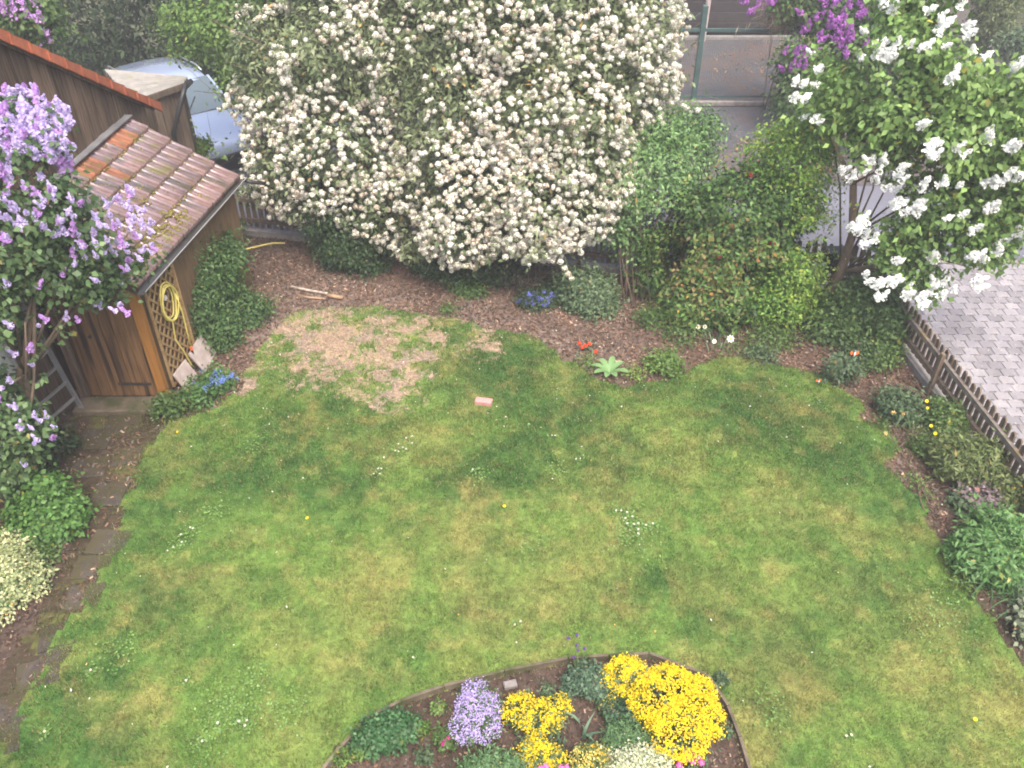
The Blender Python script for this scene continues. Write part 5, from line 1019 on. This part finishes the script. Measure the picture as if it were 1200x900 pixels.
# ------------------------------------------------------------------ brick and lawn flowers
bk = MB().box((0, 0, .045), (.215, .10, .065), 0, ch=.006).build('brick', M_BRICK); bk.location = Vector(G(567, 474)); bk.rotation_euler = (0, 0, rad(-12)); tag(bk, 'single pink brick lying on the lawn', 'brick')
dt = [face_template((.78, .78, .78), (.75, .55, .08), 9, .12, .05)]; dy = [face_template((.80, .58, .03), (.70, .45, .02), 10, .2, .1)]
def small_flowers(name, label, cat, pts, tmp, size, h=.055, part='flower', leafn=10):
    c = G(*pts[0]); e = empty(name, c, label, cat, {'daisies': 'patches of daisies in the lawn', 'dandelion': 'dandelions in the lawn'}.get(name)); pos = [G(px, py, h) for px, py in pts]
    scatter(e, part, tmp, np.array(pos), np.array([[rng.normal() * .2, -.25, 1.] for _ in pos]), np.full(len(pos), size))
    mb = MB()
    for p in pos: mb.tube([(p[0], p[1], 0), tuple(p)], .0025, 4)
    mb.build('stem', M_STEM, e, world=True)
    lp = np.repeat(np.array(pos), leafn, 0) * np.array([1, 1, 0]) + rng.normal(size=(len(pos) * leafn, 3)) * np.array([.035, .035, .004]) + np.array([0, 0, .035])
    V, F = leafgeo(lp, np.tile([0, 0, 1.], (len(lp), 1)), .035, .018, .1); mesh_np('leaves', V, F, M_LEAF, e, col=np.tile([.13, .24, .06], (len(lp), 1)) * rng.uniform(.8, 1.2, (len(lp), 1)), kind='stuff')
small_flowers('daisies', 'group of tiny white daisies on the lawn left of the brick', 'flowers', [(463, 528), (467, 529), (472, 524), (476, 526), (467, 520), (476, 513), (483, 511), (483, 519)], dt, .014)
small_flowers('daisies', 'few white daisies just below the group left of the brick', 'flowers', [(438, 555), (445, 555), (443, 549), (447, 549), (450, 536)], dt, .014)
small_flowers('daisies', 'scattered white daisies above the yellow flower cushion on mid lawn', 'flowers', [(722, 598), (728, 598), (735, 613), (741, 605), (743, 614), (748, 613), (748, 620), (757, 615), (765, 613), (733, 607), (735, 600), (748, 625)], dt, .015, leafn=26)
small_flowers('daisies', 'white daisies on the lawn near the left path', 'flowers', [(213, 635), (226, 619), (223, 618), (203, 641), (212, 626)], dt, .014)
small_flowers('daisies', 'white daisies on the lower left lawn', 'flowers', [(255, 847), (280, 845), (289, 844), (287, 850), (218, 797), (237, 868), (52, 857), (106, 785)], dt, .014, leafn=20)
small_flowers('daisies', 'lone white daisies on the lawn left of the violet cushion', 'flowers', [(484, 770), (355, 560), (610, 728), (603, 732)], dt, .013)
small_flowers('daisies', 'pair of white daisies at the lower right of the lawn', 'flowers', [(992, 862), (998, 861)], dt, .014)
small_flowers('daisies', 'sparse daisies on the upper lawn right of the brick', 'flowers', [(675, 538), (680, 537), (554, 550), (620, 497), (647, 510), (922, 512), (224, 523)], dt, .013)
small_flowers('dandelion', 'yellow dandelion on the left lawn', 'flower', [(360, 607)], dy, .022, .05)
small_flowers('dandelion', 'yellow dandelion on the lawn below the brick', 'flower', [(591, 593)], dy, .022, .05)
small_flowers('dandelion', 'yellow dandelion at the lower right of the lawn', 'flower', [(1143, 843)], dy, .022, .05)
small_flowers('dandelion', 'yellow dandelion near the shed doorstep', 'flower', [(208, 506)], dy, .018, .05)

# ------------------------------------------------------------------ back bed small plants
hs = empty('broad_leaved_plant', G(714, 438), 'pale green plant with large upright leaves at the lawn edge', 'plant')
for i, (a_, l_) in enumerate(((-2.6, .26), (-1.9, .22), (-.5, .28), (.6, .24), (1.3, .26), (2.1, .24), (2.9, .25), (-1.2, .2))):
    d = np.array([math.cos(a_), math.sin(a_), 0]); s = np.array([-d[1], d[0], 0]); Vs = []; w_ = .045
    for q, (t, ww) in enumerate(((0, .25), (.3, .8), (.6, 1), (.85, .7), (1, .05))):
        c = d * l_ * t + np.array([0, 0, .02 + l_ * (.9 * t - .55 * t * t)]); Vs += [c - s * w_ * ww + np.array([0, 0, .015 * ww]), c, c + s * w_ * ww + np.array([0, 0, .015 * ww])]
    F_ = [[3 * q + k, 3 * q + k + 1, 3 * q + k + 4, 3 * q + k + 3] for q in range(4) for k in range(2)]
    mesh_np('leaf', np.array(Vs), np.array(F_), M_LEAF, hs, col=np.tile([.17, .30, .12], (8, 1)), world=False, smooth=True)
bush('green_tuft', 'fresh green tuft right of the broad leaved plant', 'plant', [B(779, 432, .17, .2)], G(779, 432), 'bright', 150, per=12, ln=.05, wd=.03, seed=111, nst=3)
bush('yellow_green_seedlings', 'small yellow green seedlings between the broad leaved plant and the green tuft', 'plant', [B(744, 440, .10, .08)], G(744, 440), 'lime', 40, per=9, ln=.04, wd=.02, seed=112, nst=2)
bush('low_seedlings', 'low seedlings left of the broad leaved plant', 'plant', [B(688, 428, .09, .08)], G(688, 428), 'bright', 40, per=9, ln=.035, wd=.02, seed=113, nst=2)
tu = empty('tulips', G(690, 412), 'drooping orange red tulips under the grey green rose bush', 'flowers')
straps(tu, G(686, 410), 9, .2, .03, [(.10, .17, .10), (.15, .22, .13)], spread=.06, lean=1.2)
tt = [ball_template(120, (.75, .10, .04), (.6, .05, .02))]
scatter(tu, 'bloom', tt, np.array([G(679, 402, .12), G(686, 405, .1), (G(691, 403, .12)), G(698, 412, .06), G(682, 407, .1)]), np.tile([0, -.5, .8], (5, 1)), np.array([.032, .035, .03, .03, .028]))
sd_ = [face_template((.80, .78, .72), (.80, .55, .10), 8, .22, .12)]
ox = empty('white_daisy_plant', G(835, 405), 'large white daisies with yellow centres below the dark glossy bush', 'flowers')
dp = [(818, 383), (826, 383), (837, 400), (856, 397)]; pos = [G(x, y, .22) for x, y in dp]; scatter(ox, 'flower', sd_, np.array(pos), np.tile([0, -.8, .7], (4, 1)), np.array([.038, .036, .036, .058]))
mb = MB()
for p in pos: mb.tube([(p[0] * .3 + G(835, 405)[0] * .7, p[1] + .0, 0), tuple(p)], .004, 5)
mb.build('stem', M_STEM, ox, world=True); straps(ox, G(832, 405), 36, .2, .014, [(.10, .17, .09), (.17, .24, .15)], spread=.12, lean=.5)
bush('edge_groundcover', 'green ground cover along the bed edge in front of the dark glossy bush', 'plant', [B(800, 395, .3, .2), B(870, 410, .35, .16, .15), B(905, 400, .3, .2), B(765, 380, .25, .25)], G(860, 405), 'mid', 380, per=11, ln=.045, wd=.02, seed=114, gap=-.3, nst=4)
bush('low_blue_leaves', 'bluish leaved patch at the back lawn edge near the right corner', 'plant', [B(893, 420, .18, .1)], G(893, 420), 'blue', 90, per=9, ln=.04, wd=.025, seed=115, nst=2)
# butterfly stake ornaments
def ornament(px, py, z, s, label):
    b = G(px, py, 0); bb = G(px, py, z); e = empty('garden_ornament', (bb[0], bb[1], 0), label, 'ornament')
    MB().tube([(0, 0, 0), (0, 0, z)], .004, 6).build('stake', M_IRON, e)
    for sg, mm in ((-1, M_ORANGE), (1, M_ORANGE)):
        vs = [(0, 0, z), (sg * s, -.01, z + s * .9), (sg * s * 1.2, -.015, z + s * .2), (sg * s * .7, -.01, z - s * .5)]; MB().add(vs + [(a, b_ + .006, c) for a, b_, c in vs], [(0, 1, 2, 3), (7, 6, 5, 4), (0, 4, 5, 1), (1, 5, 6, 2), (2, 6, 7, 3), (3, 7, 4, 0)]).build('wing', mm if sg < 0 else mm, e)
    MB().tube([(0, -.02, z - s * .9), (0, -.02, z), (0, -.02, z + s * .7)], [s * .22, s * .3, s * .15], 7).build('body', M_WHITE, e, smooth=True)
    MB().tube([(0, -.02, z + s * .7), (0, -.02, z + s * .95), (0, -.02, z + s * 1.15)], [s * .15, s * .28, s * .08], 7).build('head', M_CAR, e, smooth=True)
ornament(1001, 414, .42, .05, 'orange winged garden stake with white body above the young rose shrub')
ornament(959, 446, .08, .032, 'tiny orange and white ornament low at the lawn edge')

# ------------------------------------------------------------------ right bed
bush('grey_leaved_perennial', 'grey green perennial clump in the right bed near the fence corner', 'plant', [B(1046, 488, .20, .36), B(1036, 478, .14, .28)], G(1046, 488), 'blue', 260, per=12, ln=.06, wd=.028, seed=121, nst=4)
da = empty('daffodil_clump', G(1060, 505), 'strap leaved clump with pale fading daffodils in the right bed', 'flowers')
straps(da, G(1062, 500), 30, .34, .016, [(.09, .17, .07), (.14, .23, .10)], spread=.07, lean=1.0)
fd = [face_template((.72, .55, .25), (.75, .35, .05), 6, .25, .15)]
scatter(da, 'flower', fd, np.array([G(1047, 484, .2), G(1058, 484, .2), G(1038, 508, .05)]), np.array([[-.3, -.6, .6]] * 3), np.array([.035, .035, .03]))
e, tp, tn = bush('yellow_flowered_clump', 'rounded dark clump with yellow flowers against the right fence', 'plant', [B(1102, 505, .25, .34), B(1095, 492, .18, .3)], G(1102, 508), 'mid', 300, per=12, ln=.05, wd=.028, seed=122, nst=4)
yt = [face_template((.75, .58, .03), (.6, .4, .02), 7, .3, .2)]
scatter(e, 'flower', yt, np.array([front_hit(x, y, [B(1102, 505, .27, .36), B(1095, 492, .2, .32)], 10) for x, y in [(1086, 470), (1087, 478), (1103, 474), (1117, 483), (1091, 499), (1098, 505), (1101, 502), (1096, 508), (1112, 494)]]), np.tile([-.2, -.6, .7], (9, 1)), rng.uniform(.018, .026, 9))
bush('willow_leaved_shrub', 'large soft green shrub in the middle of the right bed', 'shrub', [B(1118, 560, .34, .5, .3), B(1140, 555, .28, .48), B(1100, 545, .24, .4)], G(1120, 562), 'olive', 900, per=12, ln=.07, wd=.02, sig=.06, seed=123)
bush('willow_leaved_shrub', 'smaller soft green shrub by the fence behind the purple leaved plant', 'shrub', [B(1172, 590, .22, .36), B(1160, 580, .15, .3)], G(1170, 592), 'olive', 330, per=12, ln=.06, wd=.02, sig=.05, seed=124, nst=4)
bush('box_sprig', 'small dark green sprig left of the large soft green shrub', 'plant', [B(1074, 530, .14, .26)], G(1074, 530), 'mid', 120, per=12, ln=.035, wd=.018, seed=125, nst=3)
bush('heuchera', 'purple grey leaved plant between the soft green shrub and the peony', 'plant', [B(1140, 592, .20, .2), B(1152, 585, .14, .2)], G(1140, 592), [(.07, .08, .06), (.17, .13, .14), (.28, .21, .23)], 170, per=10, ln=.055, wd=.04, seed=126, nst=3)
bush('dark_heuchera', 'small dark blue green plant left of the purple leaved plant', 'plant', [B(1122, 594, .13, .14)], G(1122, 594), 'blue', 70, per=10, ln=.05, wd=.035, seed=127, nst=2)
e, tp, tn = bush('peony', 'big bright green peony bush with one dark red bud', 'bush', [B(1150, 672, .34, .5, .3), B(1130, 660, .24, .42), B(1172, 662, .28, .5), B(1150, 640, .26, .5)], G(1148, 675), [(.05, .12, .03), (.09, .20, .055), (.15, .28, .10)], 950, per=12, ln=.075, wd=.026, sig=.06, seed=128)
scatter(e, 'bud', [ball_template(130, (.22, .01, .03), (.14, .0, .02))], np.array([front_hit(1157, 605, [B(1150, 640, .28, .52)], 9)]), np.array([[0, 0, 1.]]), np.array([.022]))
e = empty('wallflower', G(1178, 640), 'yellow wallflowers behind the peony near the fence', 'flowers')
hd_ = [P(x, y, 6.7)[0] for x, y in ((1170, 606), (1178, 602), (1185, 610), (1193, 625), (1198, 620), (1200, 630))]
pp = np.repeat(np.array(hd_), 40, 0) + rng.normal(size=(240, 3)) * .022; petals(e, pp, unit(rng.normal(size=pp.shape) * .5 + np.array([0, -.3, 1])), .02, (.72, .55, .02), (.80, .68, .08))
stems(e, G(1185, 650), hd_, .006, M_STEM, 'stem', .04, 4, .02, forks=0); straps(e, G(1185, 650), 24, .3, .02, [(.06, .13, .05)], lean=.5)
e = empty('daffodil_clump', G(1180, 715), 'long strap leaved clump with withered flowers in front of the peony', 'plant')
straps(e, G(1185, 705), 60, .42, .016, [(.07, .15, .06), (.11, .2, .09)], spread=.12, lean=.9)
scatter(e, 'flower', fd, np.array([G(1170, 673, .2), G(1141, 658, .3), G(1187, 637, .3)]), np.array([[-.3, -.5, .7]] * 3), np.array([.03, .025, .025]))
bush('silver_leaved_plant', 'pale silver green round leaved plant at the right edge', 'plant', [B(1200, 745, .16, .3), B(1208, 730, .16, .3)], G(1202, 748), 'grey', 240, per=12, ln=.05, wd=.036, seed=131, nst=3)
for i, (px, py) in enumerate(((1057, 560), (1080, 572), (1055, 548), (1150, 700), (1110, 668))):
    pass
bush('edge_weeds', 'little weeds at the edge of the right bed', 'plant', [B(1064, 566, .08, .07), B(1080, 583, .06, .07), B(1117, 672, .12, .09), B(1028, 500, .07, .1), B(1120, 690, .1, .08)], G(1064, 566), 'bright', 130, per=8, ln=.04, wd=.014, seed=132, nst=3)
bush('corner_groundcover', 'green ground cover between the young rose shrub and the right fence', 'plant', [B(1015, 425, .3, .25), B(1035, 425, .2, .3), B(1005, 405, .25, .3)], G(1015, 425), 'mid', 320, per=11, ln=.05, wd=.028, seed=133, nst=4)

# ------------------------------------------------------------------ front flower bed with edging
ed = empty('bed_edging', (*G(600, 790)[:2], 0), 'weathered edging stones round the front flower bed', 'edging')
EP = [G(x, y) for x, y in BED_PX]
for i in range(len(EP) - 1):
    a_, b_ = EP[i], EP[i + 1]; ln = np.linalg.norm(b_ - a_); k = max(1, int(round(ln / .42)))
    for q in range(k):
        p = a_ + (b_ - a_) * (q / k + .012); r = a_ + (b_ - a_) * ((q + 1) / k - .012); p = p + np.array([0, 0, .03 + rng.uniform(-.006, .006)]); r = r + np.array([0, 0, .03 + rng.uniform(-.006, .006)])
        MB().bar(p, r, .028, .09).build('edging_stone', M_CONC, ed, world=True)
def cushion(name, label, lobes, c1, c2, n, size, pal, base, cat='flowers', nb=None, clus=.02, gap=-.45, seed=140):
    e = empty(name, base, label, cat, 'golden alyssum cushions in the front bed' if name == 'golden_alyssum' else None); foliage(e, [(c, r * .94) for c, r in lobes], 220, 10, .035, .014, GR[pal] if isinstance(pal, str) else pal, .04, seed)
    hp_, hn_ = surf(lobes, n, .93, 1.08, .13, seed, gap, .8, .06); up = hn_[:, 2] > -.15; hp_, hn_ = hp_[up], hn_[up]
    per = 12; pp = np.repeat(hp_, per, 0) + rng.normal(size=(len(hp_) * per, 3)) * clus * np.array([1, 1, .6]); petals(e, pp, unit(np.repeat(hn_, per, 0) * .5 + rng.normal(size=pp.shape) * .35 + np.array([0, -.1, .9])), size, c1, c2); return e
Yc1, Yc2 = (.58, .38, .004), (.82, .69, .03)
cushion('golden_alyssum', 'largest golden yellow flower cushion at the right of the front bed', [B(790, 868, .26, .34), B(765, 838, .22, .34), B(812, 850, .22, .30), B(785, 820, .22, .3), B(815, 822, .16, .26), B(800, 880, .13, .2), B(760, 822, .16, .28)], Yc1, Yc2, 850, .017, 'blue', G(788, 860), seed=141)
cushion('golden_alyssum', 'golden yellow flower cushion left of and behind the largest one', [B(727, 802, .15, .26), B(742, 808, .16, .26), B(712, 805, .10, .2), B(735, 790, .10, .2)], Yc1, Yc2, 330, .017, 'blue', G(725, 808), seed=142)
cushion('golden_alyssum', 'golden yellow cushion right of the violet flowers', [B(610, 842, .14, .2), B(630, 848, .15, .18), B(652, 836, .11, .16), B(645, 850, .1, .14)], Yc1, Yc2, 260, .016, 'blue', G(625, 850), seed=143)
cushion('golden_alyssum', 'golden yellow cushion at the bottom edge centre', [B(633, 897, .15, .2), B(622, 890, .1, .18), B(648, 900, .11, .16)], Yc1, Yc2, 210, .016, 'blue', G(633, 902), seed=144)
cushion('golden_alyssum', 'partly faded yellow cushion beside the white green flowers at the bottom', [B(690, 905, .14, .2), B(702, 895, .08, .16)], Yc1, (.75, .70, .25), 120, .016, 'olive', G(692, 908), seed=145)
cushion('golden_alyssum', 'smallest yellow tuft above the feathery green clump', [B(713, 828, .04, .12)], Yc1, Yc2, 24, .016, 'blue', G(713, 828), seed=146)
cushion('creeping_phlox', 'pale violet flower cushion in the front bed', [B(556, 842, .15, .24), B(548, 860, .13, .2), B(565, 858, .14, .2), B(556, 825, .13, .2), B(570, 838, .12, .2)], (.36, .27, .58), (.54, .46, .76), 360, .013, 'mid', G(556, 858), seed=147, gap=-.3)
bush('cranesbill_clump', 'dark green lobed clump at the left of the front bed', 'plant', [B(440, 868, .16, .18), B(462, 862, .16, .18), B(478, 855, .10, .12), B(425, 872, .08, .1)], G(450, 868), [(.03, .085, .03), (.055, .14, .05), (.085, .19, .08)], 330, per=11, ln=.035, wd=.024, sig=.035, seed=151, nst=4)
bush('feathery_clump', 'feathery mid green clump in the middle of the front bed', 'plant', [B(735, 868, .12, .2), B(722, 872, .1, .16), B(748, 872, .1, .16)], G(735, 872), [(.06, .13, .05), (.10, .19, .075), (.15, .25, .11)], 300, per=12, ln=.035, wd=.01, sig=.03, seed=152, nst=4)
bush('bottom_leafy_clump', 'green leafy clump at the bottom edge below the violet cushion', 'plant', [B(575, 905, .14, .2), B(600, 908, .12, .16), B(555, 910, .1, .14)], G(575, 908), [(.05, .12, .04), (.09, .18, .07), (.13, .23, .1)], 300, per=12, ln=.04, wd=.014, sig=.035, seed=153, nst=4)
bush('blue_green_clump', 'blue green leafy clump under the dark purple flower spikes', 'plant', [B(686, 802, .13, .22), B(700, 812, .1, .18), B(672, 806, .08, .16)], G(688, 812), [(.045, .09, .055), (.08, .14, .085), (.11, .18, .11)], 300, per=11, ln=.035, wd=.022, sig=.035, seed=154, nst=4)
bush('dark_seedling_clump', 'dark blue green clump left of the largest yellow cushion', 'plant', [B(722, 842, .1, .14), B(740, 835, .1, .12)], G(725, 845), [(.04, .09, .05), (.07, .13, .07)], 140, per=10, ln=.03, wd=.02, sig=.03, seed=155, nst=2)
for i, (px, py, r, lab) in enumerate(((515, 832, .05, 'small seedling clump left of the violet cushion'), (425, 885, .05, 'tiny seedling below the dark green lobed clump'), (402, 890, .06, 'greenery in the left tip of the front bed'), (495, 857, .06, 'little weeds right of the dark green lobed clump'), (640, 812, .05, 'small green plant behind the yellow cushion of the bed'), (845, 858, .07, 'small blue green leaves at the right edging of the bed'), (845, 800, .05, 'tiny blue green plant behind the largest yellow cushion'), (497, 890, .07, 'low weeds at the bottom edge left of the pink bloom'))):
    bush('seedling', lab, 'plant', [B(px, py, r, r * 1.6)], G(px, py), 'blue' if i > 3 else 'bright', 34, per=9, ln=.03, wd=.018, sig=.02, seed=160 + i, nst=2)
t2 = empty('tulip_leaves', G(688, 868), 'grey green tulip leaves without flowers in the front bed', 'plant')
straps(t2, G(690, 868), 8, .22, .028, [(.10, .18, .11), (.14, .22, .14)], spread=.05, lean=.9); straps(t2, G(655, 872), 10, .16, .018, [(.09, .16, .10)], spread=.04, lean=.6)
sg = empty('purple_spikes', G(677, 800), 'thin stems with dark purple flowers standing at the bed edge', 'flowers')
hh = [P(x, y, 4.62)[0] for x, y in ((676, 744), (666, 748), (676, 756), (677, 762), (685, 760), (672, 770))]
scatter(sg, 'flower', [ball_template(170, (.16, .07, .30), (.09, .04, .2))], np.array(hh), np.tile([0, 0, 1.], (6, 1)), np.full(6, .016)); stems(sg, G(677, 800), hh, .004, M_STEM, 'stem', .01, 4, .01, forks=0)
def bloomgroup(name, label, pts, z, size, c1, c2, n=1, leaf='mid'):
    e = empty(name, G(*pts[0]), label, 'flowers'); pos = np.array([G(x, y, z) for x, y in pts]); scatter(e, 'bloom', [ball_template(180 + len(pts), c1, c2)], pos, np.tile([0, -.3, 1.], (len(pts), 1)), np.full(len(pts), size) * rng.uniform(.8, 1.2, len(pts)))
    foliage(e, [(G(*pts[0]) + np.array([0, 0, z * .4]), np.array([.09, .09, z * .5]))], 40, 9, .04, .02, GR[leaf], .025, 190); return e
bloomgroup('pink_primrose', 'small magenta bloom between the violet cushion and the dark clump', [(521, 868), (525, 865), (519, 872)], .1, .018, (.55, .05, .28), (.4, .03, .2))
bloomgroup('pink_geranium', 'bright pink blooms at the bottom edge under the largest yellow cushion', [(812, 893), (818, 887), (806, 889), (815, 882), (796, 897), (822, 894), (803, 880)], .16, .027, (.80, .16, .48), (.7, .3, .5), leaf='blue')
bloomgroup('pink_geranium', 'pink blooms at the bottom edge in front of the yellow cushion', [(634, 900), (640, 898), (658, 900), (664, 899)], .2, .024, (.80, .22, .55), (.7, .3, .5))
bush('white_green_spurge', 'cream white and green frothy clump at the bottom edge', 'plant', [B(745, 905, .17, .24), B(765, 902, .14, .22), B(725, 908, .14, .2), B(775, 895, .08, .16)], G(748, 908), [(.16, .22, .09), (.42, .47, .28), (.62, .64, .48)], 420, per=12, ln=.024, wd=.016, sig=.03, seed=191, nst=3)
o = MB().box((*G(598, 805)[:2], .04), (.12, .07, .05), .25, ch=.01).build('grey_stone', M_PLINTH); tag(o, 'grey stone block inside the bed edging above the yellow cushion', 'stone')
o = MB().box((*G(786, 888)[:2], .12), (.10, .02, .004), .2).build('plant_label', M_WHITE); tag(o, 'blank white plant marker beside the pink blooms', 'marker')

# ------------------------------------------------------------------ added thin fog volume imitating the veiling glare of the lens
hz = MB().box((0, 0, 3.4), (244, 244, 9.2)).build('veil_haze', None); hz['kind'] = 'stuff'
mh = bpy.data.materials.new('lens_veil_haze'); mh.use_nodes = True; tn_ = mh.node_tree; tn_.nodes.remove(tn_.nodes['Principled BSDF'])
vv = tn_.nodes.new('ShaderNodeVolumePrincipled'); vv.inputs['Color'].default_value = (.95, .96, 1, 1); vv.inputs['Density'].default_value = .0045; vv.inputs['Anisotropy'].default_value = .2
tn_.links.new(vv.outputs[0], tn_.nodes['Material Output'].inputs['Volume']); hz.data.materials.append(mh)
